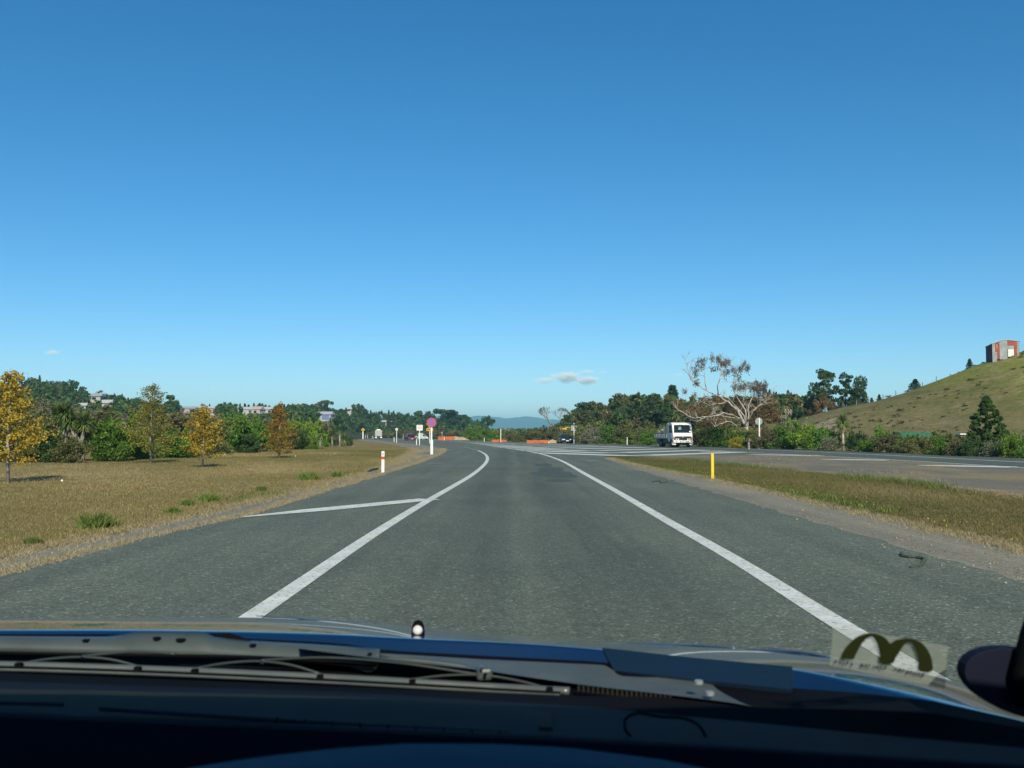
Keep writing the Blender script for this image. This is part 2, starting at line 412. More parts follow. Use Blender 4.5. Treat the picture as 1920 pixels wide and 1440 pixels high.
# ------------------------------------------------------------------ road sheets
def smoothline(pts, step=2.0):
    out = []; n = len(pts); pts = [(p[0], p[1]) for p in pts]
    sl = [math.hypot(pts[i+1][0]-pts[i][0], pts[i+1][1]-pts[i][1]) or 1e-9 for i in range(n-1)]
    tg = []
    for i in range(n):
        if i == 0: tg.append(tuple((pts[1][c]-pts[0][c])/sl[0] for c in (0, 1)))
        elif i == n-1: tg.append(tuple((pts[-1][c]-pts[-2][c])/sl[-1] for c in (0, 1)))
        else:
            a, b = sl[i-1], sl[i]
            tg.append(tuple(((pts[i][c]-pts[i-1][c])/a*b+(pts[i+1][c]-pts[i][c])/b*a)/(a+b) for c in (0, 1)))
    for i in range(n-1):
        d = sl[i]; k = max(1, int(d/step))
        for a in range(k):
            t = a/k; h0, h1, h2, h3 = 2*t**3-3*t*t+1, t**3-2*t*t+t, -2*t**3+3*t*t, t**3-t*t
            out.append(tuple(h0*pts[i][c]+h1*d*tg[i][c]+h2*pts[i+1][c]+h3*d*tg[i+1][c] for c in (0, 1)))
    out.append(pts[-1]); return out
def rag(line, amp, seed, fr=1.3):
    return [(x+amp*(mnoise.noise(Vector((x*fr, y*fr, seed)))+.6*mnoise.noise(Vector((x*fr*4, y*fr*4, seed)))), y) for x, y in line]
def dens(line, step=.35, ymax=70):
    out = []
    for a, b in zip(line, line[1:]):
        d = math.hypot(b[0]-a[0], b[1]-a[1]); k = max(1, int(d/(step if a[1] < ymax else step*4)))
        out += [(a[0]+(b[0]-a[0])*i/k, a[1]+(b[1]-a[1])*i/k) for i in range(k)]
    return out+[line[-1]]
def sheet(name, loop, z, mt, lb, kind='structure', parent=None):
    tr = tessellate_polygon([[Vector((x, y, 0)) for x, y in loop]])
    o = MB().add([(x, y, z) for x, y in loop], [tuple(t) for t in tr]).build(name, mt, parent, fix=False)
    me = o.data
    flip = [p.index for p in me.polygons if p.normal.z < 0]
    if flip: me.flip_normals() if len(flip) > len(me.polygons)/2 else None
    if not parent: tag(o, lb, kind=kind)
    return o
LEFT = [(-4.7, -30), (-4.7, 5), (-4.67, 9.2), (-4.62, 11.2), (-4.5, 13.3), (-4.25, 16), (-4.25, 23.5), (-4.18, 30), (-4.2, 41), (-4.35, 52.6), (-4.9, 72.6), (-5.4, 82), (-6.8, 99), (-8.9, 112), (-13.5, 141), (-18.5, 165), (-25, 200), (-34, 250), (-46, 300), (-70, 380), (-105, 470)]
LGRASS = [(-5.4, -30), (-5.4, 5), (-5.35, 11), (-5.1, 15), (-4.95, 20), (-4.8, 30), (-5.0, 38), (-5.3, 45), (-6.5, 62), (-7.9, 82), (-9.0, 92), (-12.3, 112), (-17.5, 145), (-22, 168), (-29, 200), (-38, 250), (-50, 300), (-74, 380), (-110, 470)]
FAR = [(-85, 470), (-52, 380), (-30, 310), (-17, 255), (-8, 215), (-1, 180), (6.2, 157), (14, 139.5), (20.5, 118), (24.3, 101), (26.8, 88), (27.8, 75), (28.3, 56), (28.4, 30), (28.4, -30)]
NEARE = [(20.3, -30), (20.3, 25), (20.2, 40), (19.8, 53), (18.6, 62)]
RGHT = [(5.2, 57.5), (4.8, 48), (4.6, 35), (4.5, 20), (4.5, 5), (4.5, -30)]
lf = dens(smoothline(LEFT)); fr_ = smoothline(FAR); ne = dens(smoothline(NEARE)); rg = dens(smoothline(RGHT))
gore = dens([(17.2, 66.5), (13.5, 68), (9.5, 64.0), (7.0, 60.5)], .5)
loop = rag(lf, .10, 1)+fr_+rag(ne, .12, 2)+gore+rag(rg, .16, 3)
sheet('road', loop, .008, asphalt, 'grey chip seal carriageway and slip lane curving away to the left')
# gravel shoulders
lgr = dens(smoothline(LGRASS))
sheet('gravel_shoulder', rag([(x-.0, y) for x, y in lgr], .18, 5)+[(x+.4, y) for x, y in reversed(lf)], .004, gravelm, 'grey gravel shoulder along the left edge of the slip lane')
RGR = [(5.75, -30), (5.75, 12), (5.85, 20), (5.8, 30), (5.35, 42), (5.5, 57)]
ITOP = [(5.9, 59.5), (8.2, 55.5), (9.3, 45), (10, 37.4), (10.7, 31.3), (10.6, 20), (10.6, -30)]
rgr = dens(smoothline(RGR)); itop = dens(smoothline(ITOP))
sheet('gravel_shoulder', [(4.2, -30)]+[(4.2, 50), (5.0, 60)]+rag(list(reversed(rgr)), .14, 6), .0045, gravelm, 'brownish gravel strip between the slip lane and the grass island')
GV = [(5.9, 59.7), (7.0, 61.5), (9.5, 65), (13.5, 69.5), (17.2, 68)]
sheet('gravel_area', rag(list(reversed(itop)), .22, 7)+dens(GV)+[(x+.3, y) for x, y in reversed(ne)], .004, dirt, 'bare brown gravel between the grass island and the main road')
# lane surface between the lines
LL = [(-1.86, -30), (-1.86, 5), (-1.84, 7.6), (-1.80, 12.8), (-1.62, 20.6), (-1.50, 24.5), (-1.30, 31.7), (-1.20, 40), (-1.24, 50.4), (-1.55, 62), (-2.3, 76), (-3.4, 90), (-5.0, 105)]
RL = [(2.2, -30), (2.2, 5), (2.24, 7.6), (2.29, 9.5), (2.32, 15.2), (2.38, 23.5), (2.40, 32.5), (2.40, 53), (2.1, 64), (1.65, 74), (.4, 88), (-1.5, 107), (-3.9, 133), (-7.2, 165), (-12, 206), (-20, 250), (-34, 310), (-57, 380)]
ll = smoothline(LL, .8); rl = smoothline(RL, .8)
LEXT = [(-5.0, 105), (-8.5, 133), (-12.5, 160), (-20, 200), (-30, 250), (-42, 300), (-64, 370)]
sheet('lane_surface', dens(ll)+smoothline(LEXT)[1:]+list(reversed(rl)), .012, asphalt_lane, 'darker worn seal of the slip lane between its edge lines')
MNEAR = [(20.0, -30), (20.0, 25), (19.9, 39), (19.35, 54), (18.2, 64), (16.8, 80), (15.0, 95), (12.5, 110), (8.6, 126), (3.0, 146), (-3.5, 170), (-11, 205), (-19.2, 250), (-33.4, 310), (-56.4, 380)]
mn = smoothline(MNEAR)
MCEN = [(24.1, -30), (24.1, 30), (24.0, 47.5), (23.6, 62), (22.6, 78), (20.6, 93), (17.4, 112), (12.2, 131), (5.5, 151), (-1.5, 175), (-9, 212), (-17.4, 254)]
mc = smoothline(MCEN)
sheet('main_road_surface', mn+list(reversed([p for p in smoothline(list(reversed(FAR)))]))[::1] if False else mn+fr_, .0125 if False else .012, asphalt_main, 'two lane main road sweeping past on the right')

def strip(line, wd, z=.016):
    mb = MB(); a, b = [], []
    for i, p in enumerate(line):
        q0, q1 = line[max(i-1, 0)], line[min(i+1, len(line)-1)]
        dx, dy = q1[0]-q0[0], q1[1]-q0[1]; n = math.hypot(dx, dy) or 1
        ww = wd(i/(len(line)-1)) if callable(wd) else wd
        ox, oy = -dy/n*ww/2, dx/n*ww/2
        a.append((p[0]+ox, p[1]+oy, z)); b.append((p[0]-ox, p[1]-oy, z))
    return mb.grid([b, a])
def mark(name, mb, lb, mt=None):
    o = mb.build(name, mt or roadpaint, fix=False); tag(o, lb, kind='structure'); return o
mark('edge_line', strip([p for p in ll if p[1] < 84], .17), 'white line down the left side of the slip lane')
mark('edge_line', strip(ll[-24:], .10, .0165), 'faded end of the left line in the bend', wornp)
mark('edge_line', strip(rl, .18), 'white line down the right side of the slip lane')
mark('edge_line', strip([(x, y) for x, y in mn], .24), 'white edge line on the near side of the main road')
mark('centre_line', strip(mc, .24), 'white centre line of the main road')
d0, d1 = G(455, 971), G(806, 937)
mark('diagonal_line', strip([(d0.x+(d1.x-d0.x)*t/12, d0.y+(d1.y-d0.y)*t/12) for t in range(13)], lambda t: .10+.44*min(1, t*3), .0162), 'white diagonal bar across the left shoulder')
a_, b_ = G(800, 869.5), G(831, 869)
mark('diagonal_line', strip([(a_.x, a_.y), (b_.x, b_.y)], .25, .0163), 'short faint bar on the left shoulder in the bend', wornp)
a_, b_ = G(1100, 864.5), G(1121, 864)
mark('diagonal_line', strip([(a_.x, a_.y), (b_.x, b_.y)], .3, .0163), 'short faint bar on the right shoulder by the island', wornp)
# gore chevrons, each one bent bar
def at_y(line, y):
    for a, b in zip(line, line[1:]):
        if (a[1]-y)*(b[1]-y) <= 0 and a[1] != b[1]: return a[0]+(b[0]-a[0])*(y-a[1])/(b[1]-a[1])
    return line[-1][0]
def arm(p, dx, dy, stop):
    out = [p]; x, y = p
    for _ in range(400):
        x += dx; y += dy
        e = stop(x, y)
        if e: break
        out.append((x, y))
    return out
k = 0
yv = 61.5
while yv < 235:
    xl, xr = at_y(rl, yv+3), at_y(mn, yv+8)
    tt = (yv-60)/150
    xv = xl+.34*(xr-xl)
    la = arm((xv, yv), -.22, .42, lambda x, y: x < at_y(rl, y)+.12)
    ra = arm((xv+.9, yv+1.6), .33, .46, lambda x, y: x > at_y(mn, y)-.12)
    for q, nm in ((la, 'left'), (ra, 'right')):
        if len(q) > 3:
            mark('chevron_bar', strip(q, lambda t: 1.75, .0168), 'white painted hatching bar in the gore between slip lane and main road')['group'] = 'hatching bars in the gore'
    yv += 9.6 if yv < 100 else 12.5; k += 1
for (x0, y0, x1, y1) in ((15.5, 66.6, 18.6, 61.8), (16.1, 52.9, 18.9, 51.2), (17.1, 42.8, 19.9, 40.3), (17.4, 32.5, 19.95, 30), (14.4, 77.4, 16.6, 79)):
    mark('taper_bar', strip([(x0+(x1-x0)*t/6, y0+(y1-y0)*t/6) for t in range(7)], lambda t: .5+1.1*min(1, t*3), .0172), 'short white bar tapering onto the near edge line of the main road')['group'] = 'taper bars beside the main road'
# dark bled patches in the lane
rnd = random.Random(5)
def blob(cx, cy, rx, ry, seed, n=26):
    return [(cx+rx*math.cos(a)*(1+.5*mnoise.noise(Vector((math.cos(a)*1.7, math.sin(a)*1.7, seed)))), cy+ry*math.sin(a)*(1+.5*mnoise.noise(Vector((math.cos(a)*1.7+5, math.sin(a)*1.7, seed))))) for a in [2*math.pi*i/n for i in range(n)]]
for i, (px, py, rx, ry) in enumerate(((1040, 888, .75, 2.6), (1052, 893, .5, 1.5), (1034, 880, .5, 2.4), (1046, 901, .35, 1.0), (1020, 872, .4, 2.5))):
    g = G(px, py); sheet('tar_patch', blob(g.x, g.y, rx, ry, i*7), .0150+i*.0003, tar, 'dark bled patch in the surface of the slip lane')['group'] = 'dark patches in the lane'
def scrap(pts, wd, lb):
    line = smoothline([(G(*p).x, G(*p).y) for p in pts], .03)
    mb = MB(); mb.tube([(x, y, .022) for x, y in line], [wd*(.35+.65*abs(math.sin(i*.9))) for i in range(len(line))], 5)
    tag(mb.build('rubber_scrap', tar), lb, 'rubber scrap')
scrap([(1690, 1040), (1700, 1047), (1722, 1049), (1730, 1058), (1715, 1066), (1706, 1067)], .022, 'curled black strip of tyre rubber lying on the right shoulder')
scrap([(1222, 905), (1236, 903), (1242, 906), (1252, 905)], .022, 'thin dark scrap of rubber on the shoulder near the yellow post')

# ------------------------------------------------------------------ foliage kit (numpy)
class Leafy:
    def __init__(s): s.C = []; s.S = []; s.T = []; s.D = []
    def add(s, c, size, tint, d=None):
        c = np.atleast_2d(c); n = len(c)
        s.C.append(c); s.S.append(np.broadcast_to(size, (n,)).astype(float)); s.T.append(np.broadcast_to(tint, (n,)).astype(float))
        s.D.append(np.zeros((n, 3)) if d is None else d); return s
    def arrays(s, rs, asp=.55):
        C = np.vstack(s.C); S = np.hstack(s.S); T = np.hstack(s.T); D = np.vstack(s.D); n = len(C)
        a = rs.normal(size=(n, 3)); hasd = (np.abs(D).sum(1) > 0)[:, None]
        a = np.where(hasd, D+a*.25, a); a /= np.linalg.norm(a, axis=1)[:, None]
        b = rs.normal(size=(n, 3)); b -= a*(a*b).sum(1)[:, None]; b /= np.linalg.norm(b, axis=1)[:, None]
        L_ = S[:, None]*rs.uniform(.7, 1.3, (n, 1)); Wd = L_*asp
        V = np.stack([C-a*L_, C+b*Wd, C+a*L_, C-b*Wd], 1).reshape(-1, 3)
        Fq = np.arange(4*n).reshape(n, 4)
        return V, Fq, np.repeat(T, 4)
def ellip(rs, n, shell=.35):
    d = rs.normal(size=(n, 3)); d /= np.linalg.norm(d, axis=1)[:, None]
    return d*(rs.uniform(shell, 1, (n, 1))**.5)
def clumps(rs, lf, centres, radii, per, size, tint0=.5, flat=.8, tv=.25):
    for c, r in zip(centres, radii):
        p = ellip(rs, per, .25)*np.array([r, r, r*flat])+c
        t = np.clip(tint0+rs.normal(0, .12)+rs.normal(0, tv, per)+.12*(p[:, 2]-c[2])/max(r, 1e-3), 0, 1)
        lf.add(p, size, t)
def shrub_arr(seed, per=110, ncl=34, size=.042):
    rs = np.random.RandomState(seed); lf = Leafy(); cs = []; rr = []
    lob = [(rs.uniform(-.5, .5), rs.uniform(-.4, .4), rs.uniform(.55, 1.0)) for _ in range(4)]+[(0, 0, 1.0)]
    for _ in range(ncl):
        lx, ly, lh = lob[rs.randint(len(lob))]
        a, z = rs.uniform(0, 2*math.pi), rs.uniform(0.05, 1)
        r = .56*math.sqrt(max(.05, 1-(z-.25)**2/.75))*rs.uniform(.45, 1.0)
        cs.append(np.array([lx*.8+r*math.cos(a), ly*.8+r*math.sin(a), .10+z*lh*.84])); rr.append(rs.uniform(.15, .27))
    clumps(rs, lf, cs, rr, per, size)
    pts = lf.C
    for i in range(14):  # wisps that break the outline
        a = rs.uniform(0, 2*math.pi); z0 = rs.uniform(.5, 1.0); b = np.array([math.cos(a)*.55*rs.uniform(.3, 1), math.sin(a)*.55*rs.uniform(.3, 1), z0*.9])
        d = np.array([math.cos(a)*.4, math.sin(a)*.4, 1.0]); q = b+np.outer(rs.uniform(0, .28, 26), d)+rs.normal(0, .02, (26, 3)); lf.add(q, size*.9, np.clip(rs.normal(.6, .2, 26), 0, 1))
    V, Fq, T = lf.arrays(rs); V[:, 2] = np.maximum(V[:, 2], .0); return V, Fq, T
def tree_arr(seed, per=90, ncl=40, size=.035, trunk=.25, wid=.42, kind='round'):
    """unit height crown"""
    rs = np.random.RandomState(seed); lf = Leafy(); cs = []; rr = []
    if kind == 'round':
        for _ in range(ncl):
            a, z = rs.uniform(0, 2*math.pi), rs.uniform(0, 1)
            r = wid*math.sqrt(max(.02, 1-(2*z-.95)**2/1.1))*rs.uniform(.35, 1.0)
            cs.append(np.array([r*math.cos(a), r*math.sin(a), trunk+z*(.93-trunk)])); rr.append(rs.uniform(.07, .14))
        clumps(rs, lf, cs, rr, per, size, flat=.7)
    elif kind == 'spire':
        for i in range(ncl):
            z = (i+.5)/ncl; r = wid*(1-z)**.85*rs.uniform(.5, 1.1); a = i*2.4+rs.uniform(-.3, .3)
            cs.append(np.array([r*math.cos(a), r*math.sin(a), trunk+z*(.97-trunk)])); rr.append(.035+.075*(1-z))
        clumps(rs, lf, cs, rr, per, size, flat=.55)
        z = rs.uniform(trunk, 1, 160); lf.add(np.stack([rs.normal(0, .012, 160), rs.normal(0, .012, 160), z], 1), size*.7, .4)
    elif kind == 'layer':   # old pine: flat plates with gaps, top heavy
        for i in range(ncl):
            z = rs.uniform(0, 1)**.8; r = wid*(.35+.65*math.sin(math.pi*min(1, z*.75+.25)))*rs.uniform(.3, 1.05); a = rs.uniform(0, 2*math.pi)
            cs.append(np.array([r*math.cos(a), r*math.sin(a), trunk+z*(.95-trunk)])); rr.append(rs.uniform(.06, .12))
        clumps(rs, lf, cs, rr, per, size, flat=.38)
    elif kind == 'tall':    # several stacked lobes
        for l in range(5):
            lx, ly = rs.uniform(-.14, .14, 2); lz = trunk+(l+.5)/5*(.9-trunk); lr = wid*(.75 if l < 3 else .55)*rs.uniform(.7, 1.1)
            for _ in range(ncl//5):
                d = rs.normal(size=3); d /= np.linalg.norm(d); cs.append(np.array([lx, ly, lz])+d*lr*np.array([1, 1, .5])*rs.uniform(.5, 1)); rr.append(rs.uniform(.06, .11))
        clumps(rs, lf, cs, rr, per, size, flat=.7)
    return lf.arrays(rs), cs
def trunk_mb(cs, seed, h0=.9, r0=.022, n=7, kind='round'):
    rnd = random.Random(seed); mb = MB()
    top = max(c[2] for c in cs)*h0
    mb.tube([(0, 0, 0), (rnd.uniform(-.01, .01), rnd.uniform(-.01, .01), top*.4), (rnd.uniform(-.015, .015), rnd.uniform(-.015, .015), top*.75), (0, 0, top)], [r0*1.3, r0, r0*.6, r0*.15], 7)
    for c in rnd.sample(list(cs), min(n, len(cs))):
        z = max(.05, c[2]-math.hypot(c[0], c[1])*.7)
        mb.tube([(0, 0, z), (c[0]*.5, c[1]*.5, (z+c[2])/2-.01), tuple(c)], [r0*.45, r0*.3, r0*.08], 5)
    return mb
SH = [shrub_arr(100+i) for i in range(5)]
SHB = [shrub_arr(150+i, per=34, ncl=18, size=.085) for i in range(4)]
mesh_cache = {}
def shrub_mesh(i, col):
    k = ('s', i, col)
    if k not in mesh_cache: mesh_cache[k] = npmesh('shrub_foliage', *SH[i], L[col])
    return mesh_cache[k]
TK = {'round': dict(per=95, ncl=46, size=.024, trunk=.16, wid=.42), 'oak': dict(per=100, ncl=54, size=.028, trunk=.10, wid=.55),
      'spire': dict(per=46, ncl=60, size=.020, trunk=.06, wid=.20), 'layer': dict(per=80, ncl=40, size=.022, trunk=.28, wid=.34),
      'tall': dict(per=90, ncl=60, size=.022, trunk=.12, wid=.24), 'gumtop': dict(per=70, ncl=22, size=.028, trunk=.45, wid=.36), 'open': dict(per=40, ncl=26, size=.025, trunk=.3, wid=.4)}
TKIND = {'round': 'round', 'oak': 'round', 'spire': 'spire', 'layer': 'layer', 'tall': 'tall', 'gumtop': 'round', 'open': 'round'}
def tree_mesh(kind, i, col, bk):
    k = ('t', kind, i, col)
    if k not in mesh_cache:
        (arr, cs) = tree_arr(300+i*17+len(kind), kind=TKIND[kind], **TK[kind])
        mesh_cache[k] = npmesh('tree_crown', *arr, L[col])
        o = trunk_mb(cs, i).build('trunk', bk, smooth=True); me = o.data; bpy.data.objects.remove(o)
        mesh_cache[k+('k',)] = me
    return mesh_cache[k], mesh_cache[k+('k',)]
def plant_tree(kind, col, loc, h, label, cat='tree', group=None, name='tree', bk=None, wide=1.0, var=0, rz=None):
    cm, tm = tree_mesh(kind, var % 3, col, bk or bark_dark)
    r = empty(name, loc, rz if rz is not None else (loc[0]*1.7) % 6.28, label=label, cat=cat, group=group); r.scale = (h*wide, h*wide, h)
    c = bpy.data.objects.new('crown', cm); COL.objects.link(c); c.parent = r
    t = bpy.data.objects.new('trunk', tm); COL.objects.link(t); t.parent = r
    return r
def plant_shrub(i, col, loc, wd, h, label, group=None, name='shrub', rz=None):
    o = bpy.data.objects.new(name, shrub_mesh(i % 5, col)); COL.objects.link(o); o.location = loc
    o.scale = (wd/1.35, wd/1.35*.85, h/1.06); o.rotation_euler = (0, 0, (loc[0]*2.3) % 6.28 if rz is None else rz)
    return tag(o, label, 'shrub', group)
def mass(name, items, mt, label):
    """many transformed copies of unit arrays welded into one object; items: (arrays, loc, sx, sz, rz, tint shift)"""
    Vs, Fs, Ts, n = [], [], [], 0
    for (V, Fq, T), loc, sx, sz, rz, dt in items:
        c, s = math.cos(rz), math.sin(rz)
        W = np.stack([(V[:, 0]*c-V[:, 1]*s)*sx+loc[0], (V[:, 0]*s+V[:, 1]*c)*sx+loc[1], V[:, 2]*sz+loc[2]], 1)
        Vs.append(W); Fs.append(Fq+n); Ts.append(np.clip(T+dt, 0, 1)); n += len(V)
    me = npmesh(name, np.vstack(Vs), np.vstack(Fs), np.hstack(Ts), mt)
    o = bpy.data.objects.new(name, me); COL.objects.link(o); return tag(o, label, kind='stuff')

# masses ------------------------------------------------------------
FT = [tree_arr(500+i, per=19, ncl=20, size=.088, trunk=.05, wid=.45)[0] for i in range(5)]
FS = [tree_arr(520+i, per=14, ncl=24, size=.06, trunk=.03, wid=.22, kind='spire')[0] for i in range(3)]
rs = np.random.RandomState(11)
def scatter(n, fx, fy, ok=lambda x, y: True):
    out = []
    for _ in range(n*6):
        y = fy(); x = fx(y)
        if ok(x, y): out.append((x, y))
        if len(out) >= n: break
    return out
# wooded left hillside
HOUSES = []
def houseclear(x, y, r=9):
    return all((x-a)**2+((y-b)/1.4)**2 > r*r or y > b+3 for a, b in HOUSES)
HDATA = [  # px, py of wall middle, Y, width m, depth, wall height, roof, label
 (180, 748, 330, 6.5, 6, 2.4, 'grey', 'small white house with a pale roof high on the wooded hill at left'),
 (203, 762, 300, 5, 6, 2.6, 'white', 'white house half hidden by trees below the small pale-roofed house'),
 (40, 729, 400, 9, 6, 2.4, 'white', 'pale house between dark trees behind the top of the leftmost autumn tree'),
 (105, 728, 400, 7, 6, 2.4, 'white', 'white cottage beside the lone spire tree on the left skyline'),
 (156, 778, 300, 3.5, 4, 2.0, 'white', 'tiny white shed low on the wooded left hill'),
 (352, 770, 420, 10, 7, 2.3, 'grey', 'long pale house on the ridge right of the tall lobed tree'),
 (341, 780, 330, 6, 6, 2.4, 'pink', 'house with pinkish roof behind the golden tree'),
 (375, 768, 430, 8, 6, 2.2, 'white', 'white bungalow on the ridge above the small golden tree'),
 (398, 769, 440, 11, 7, 2.2, 'white', 'wide white house on the ridge left of the conifers'),
 (393, 777, 350, 8, 6, 2.4, 'grey', 'grey-roofed white house just behind the small golden tree'),
 (462, 772, 440, 11, 8, 2.8, 'white', 'long white building at the left end of the row on the ridge'),
 (483, 773, 440, 7, 7, 3.4, 'pink', 'cream gabled building in the middle of the row on the ridge'),
 (502, 772, 445, 9, 7, 2.8, 'white', 'white building at the right end of the row on the ridge'),
 (611, 782, 360, 8, 6, 2.6, 'blue', 'white house with a blue front below the rounded dark trees'),
 (655, 770, 440, 3.2, 4, 1.9, 'white', 'small pale house between two dark crowns on the centre-left ridge'),
 (733, 795, 480, 15, 8, 2.4, 'white', 'low long white house above the distant truck'),
 (594, 796, 300, 4, 4, 1.4, 'white', 'small white roof just above the scrub belt'),
]
for d in HDATA: HOUSES.append((X(d[0], d[2]), d[2]))
def clearhouse(x, y, h):
    """false where a tree of this height would stand in front of a house as seen from the road"""
    for (px, py, Y, wd, *_r) in HDATA:
        if y < Y+4:
            p = 960+x/y*F
            if abs(p-px) < (wd*.28+h*.22)/Y*F:
                top = 815-(H(x, y)+h-CAMZ)/y*F
                if top < py-1: return False
    return True
items = []
leftok = lambda x, y: (960+x/y*F < 600 and y < 455) or (960+x/y*F >= 600 and y > lerp([(600, 235), (660, 400), (690, 440)], 960+x/y*F))
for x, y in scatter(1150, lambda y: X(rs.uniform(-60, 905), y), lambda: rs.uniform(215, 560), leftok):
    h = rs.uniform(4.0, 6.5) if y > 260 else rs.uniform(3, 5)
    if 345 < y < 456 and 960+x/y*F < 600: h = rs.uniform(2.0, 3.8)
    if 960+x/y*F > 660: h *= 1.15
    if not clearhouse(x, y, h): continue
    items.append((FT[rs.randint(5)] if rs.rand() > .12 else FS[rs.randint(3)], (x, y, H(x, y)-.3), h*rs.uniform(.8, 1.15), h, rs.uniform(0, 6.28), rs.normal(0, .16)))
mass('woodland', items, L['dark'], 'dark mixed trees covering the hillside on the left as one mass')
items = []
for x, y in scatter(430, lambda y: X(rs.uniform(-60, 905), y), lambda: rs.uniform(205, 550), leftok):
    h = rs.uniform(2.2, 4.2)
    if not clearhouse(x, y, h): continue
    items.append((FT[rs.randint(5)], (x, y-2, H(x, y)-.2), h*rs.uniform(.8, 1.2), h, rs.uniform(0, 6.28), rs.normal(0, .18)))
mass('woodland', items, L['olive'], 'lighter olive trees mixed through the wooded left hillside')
# brown scrub behind the left belt and along the far roadside
def leftscrub(x, y):
    px = 960+x/y*F
    return x < lerp([(105, -30), (140, -28), (200, -36), (300, -56), (400, -85)], y)
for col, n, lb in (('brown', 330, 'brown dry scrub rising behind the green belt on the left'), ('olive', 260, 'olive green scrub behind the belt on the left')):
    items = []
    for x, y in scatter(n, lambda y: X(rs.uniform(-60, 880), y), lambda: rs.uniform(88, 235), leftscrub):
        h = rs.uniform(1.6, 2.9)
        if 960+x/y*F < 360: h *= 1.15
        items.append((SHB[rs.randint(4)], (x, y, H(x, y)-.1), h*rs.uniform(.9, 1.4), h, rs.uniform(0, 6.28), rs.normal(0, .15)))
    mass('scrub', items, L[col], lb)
# far side of the main road, centre: low scrub
items = []; items2 = []
farx = lambda y: at_y(list(reversed(fr_)), y)
for x, y in scatter(520, lambda y: farx(y)+rs.uniform(3.5, 60), lambda: rs.uniform(120, 420)):
    px = 960+x/y*F
    if px > 1300 or px < 640: continue
    h = rs.uniform(1.1, 2.3) if px > 870 else rs.uniform(1.2, 2.6)
    if y > 250: h *= 1.15
    (items if rs.rand() < .55 else items2).append((SHB[rs.randint(4)], (x, y, H(x, y)-.1), h*rs.uniform(.9, 1.5), h, rs.uniform(0, 6.28), rs.normal(0, .15)))
mass('scrub', items, L['olive'], 'olive scrub beyond the main road in the middle distance')
mass('scrub', items2, L['brown'], 'brownish scrub beyond the main road in the middle distance')
# roadside belt on the right, filling behind the single shrubs
for col, n, lb in (('olive', 190, 'olive scrub filling the foot of the hill at right'), ('green', 90, 'green scrub filling the belt along the far side of the main road')):
    items = []
    for x, y in scatter(n, lambda y: farx(y)+(rs.uniform(4.0, 22) if y > 60 else rs.uniform(4, 12)), lambda: rs.uniform(50, 165)):
        px = 960+x/y*F
        h = rs.uniform(1.1, 1.9)
        if px > 1560: h = rs.uniform(.8, 1.3)
        items.append((SHB[rs.randint(4)], (x, y, H(x, y)-.1), h*rs.uniform(1, 1.5), h, rs.uniform(0, 6.28), rs.normal(0, .15)))
    mass('scrub', items, L[col], lb)
# wooded knoll centre right
items = []; items2 = []; items3 = []
for x, y in scatter(420, lambda y: X(rs.uniform(1005, 1500), y), lambda: rs.uniform(172, 262)):
    px = 960+x/y*F
    if 1500 < px: continue
    h = rs.uniform(2.2, 3.8) if px < 1150 else rs.uniform(3.4, 5.6)
    if 1114 < px < 1156: h = min(h, max(.8, (CAMZ+(815-766)/F*y)-H(x, y))) if y < 208 else 2.0
    if px < 1060: h = rs.uniform(1.5, 2.8)
    r = rs.rand()
    (items if r < .5 else items2 if r < .8 else items3).append((FT[rs.randint(5)] if r < .95 else FS[0], (x, y, H(x, y)-.3), h*rs.uniform(.8, 1.2), h, rs.uniform(0, 6.28), rs.normal(0, .18)))
mass('woodland', items, L['dark'], 'dark trees clothing the knoll in the centre right')
mass('woodland', items2, L['olive'], 'olive trees clothing the knoll in the centre right')
mass('woodland', items3, L['brown'], 'brownish bushes scattered over the knoll in the centre right')
TU = [shrub_arr(600+i, per=9, ncl=6, size=.14) for i in range(3)]
items = []; items2 = []
for x, y in scatter(430, lambda y: X(rs.uniform(1500, 1990), y), lambda: 98+60*rs.rand()):
    if H(x, y) < 1 or mnoise.noise(Vector((x*.09, y*.09, 12))) < -.05: continue
    h = rs.uniform(.10, .26)*(1.6 if rs.rand() < .06 else 1)
    (items if rs.rand() < .5 else items2).append((TU[rs.randint(3)], (x, y, H(x, y)-.03), h*rs.uniform(1.2, 2.6), h, rs.uniform(0, 6.28), rs.normal(.2, .25)))
mass('tussocks', items, L['olive'], 'low green tussocks dotted over the grazed hill'); mass('tussocks', items2, L['brown'], 'brown tussocks dotted over the grazed hill')
# distant flat wood in the gap
items = []
for x, y in scatter(240, lambda y: X(rs.uniform(840, 1080), y), lambda: rs.uniform(700, 1800)):
    h = rs.uniform(6, 10)*(.55+y/1500*.45)
    items.append((FT[rs.randint(5)], (x, y, 0), h*1.6, h, rs.uniform(0, 6.28), rs.normal(0, .15)))
mass('woodland', items, L['dark'], 'low distant trees on the plain below the blue hills')

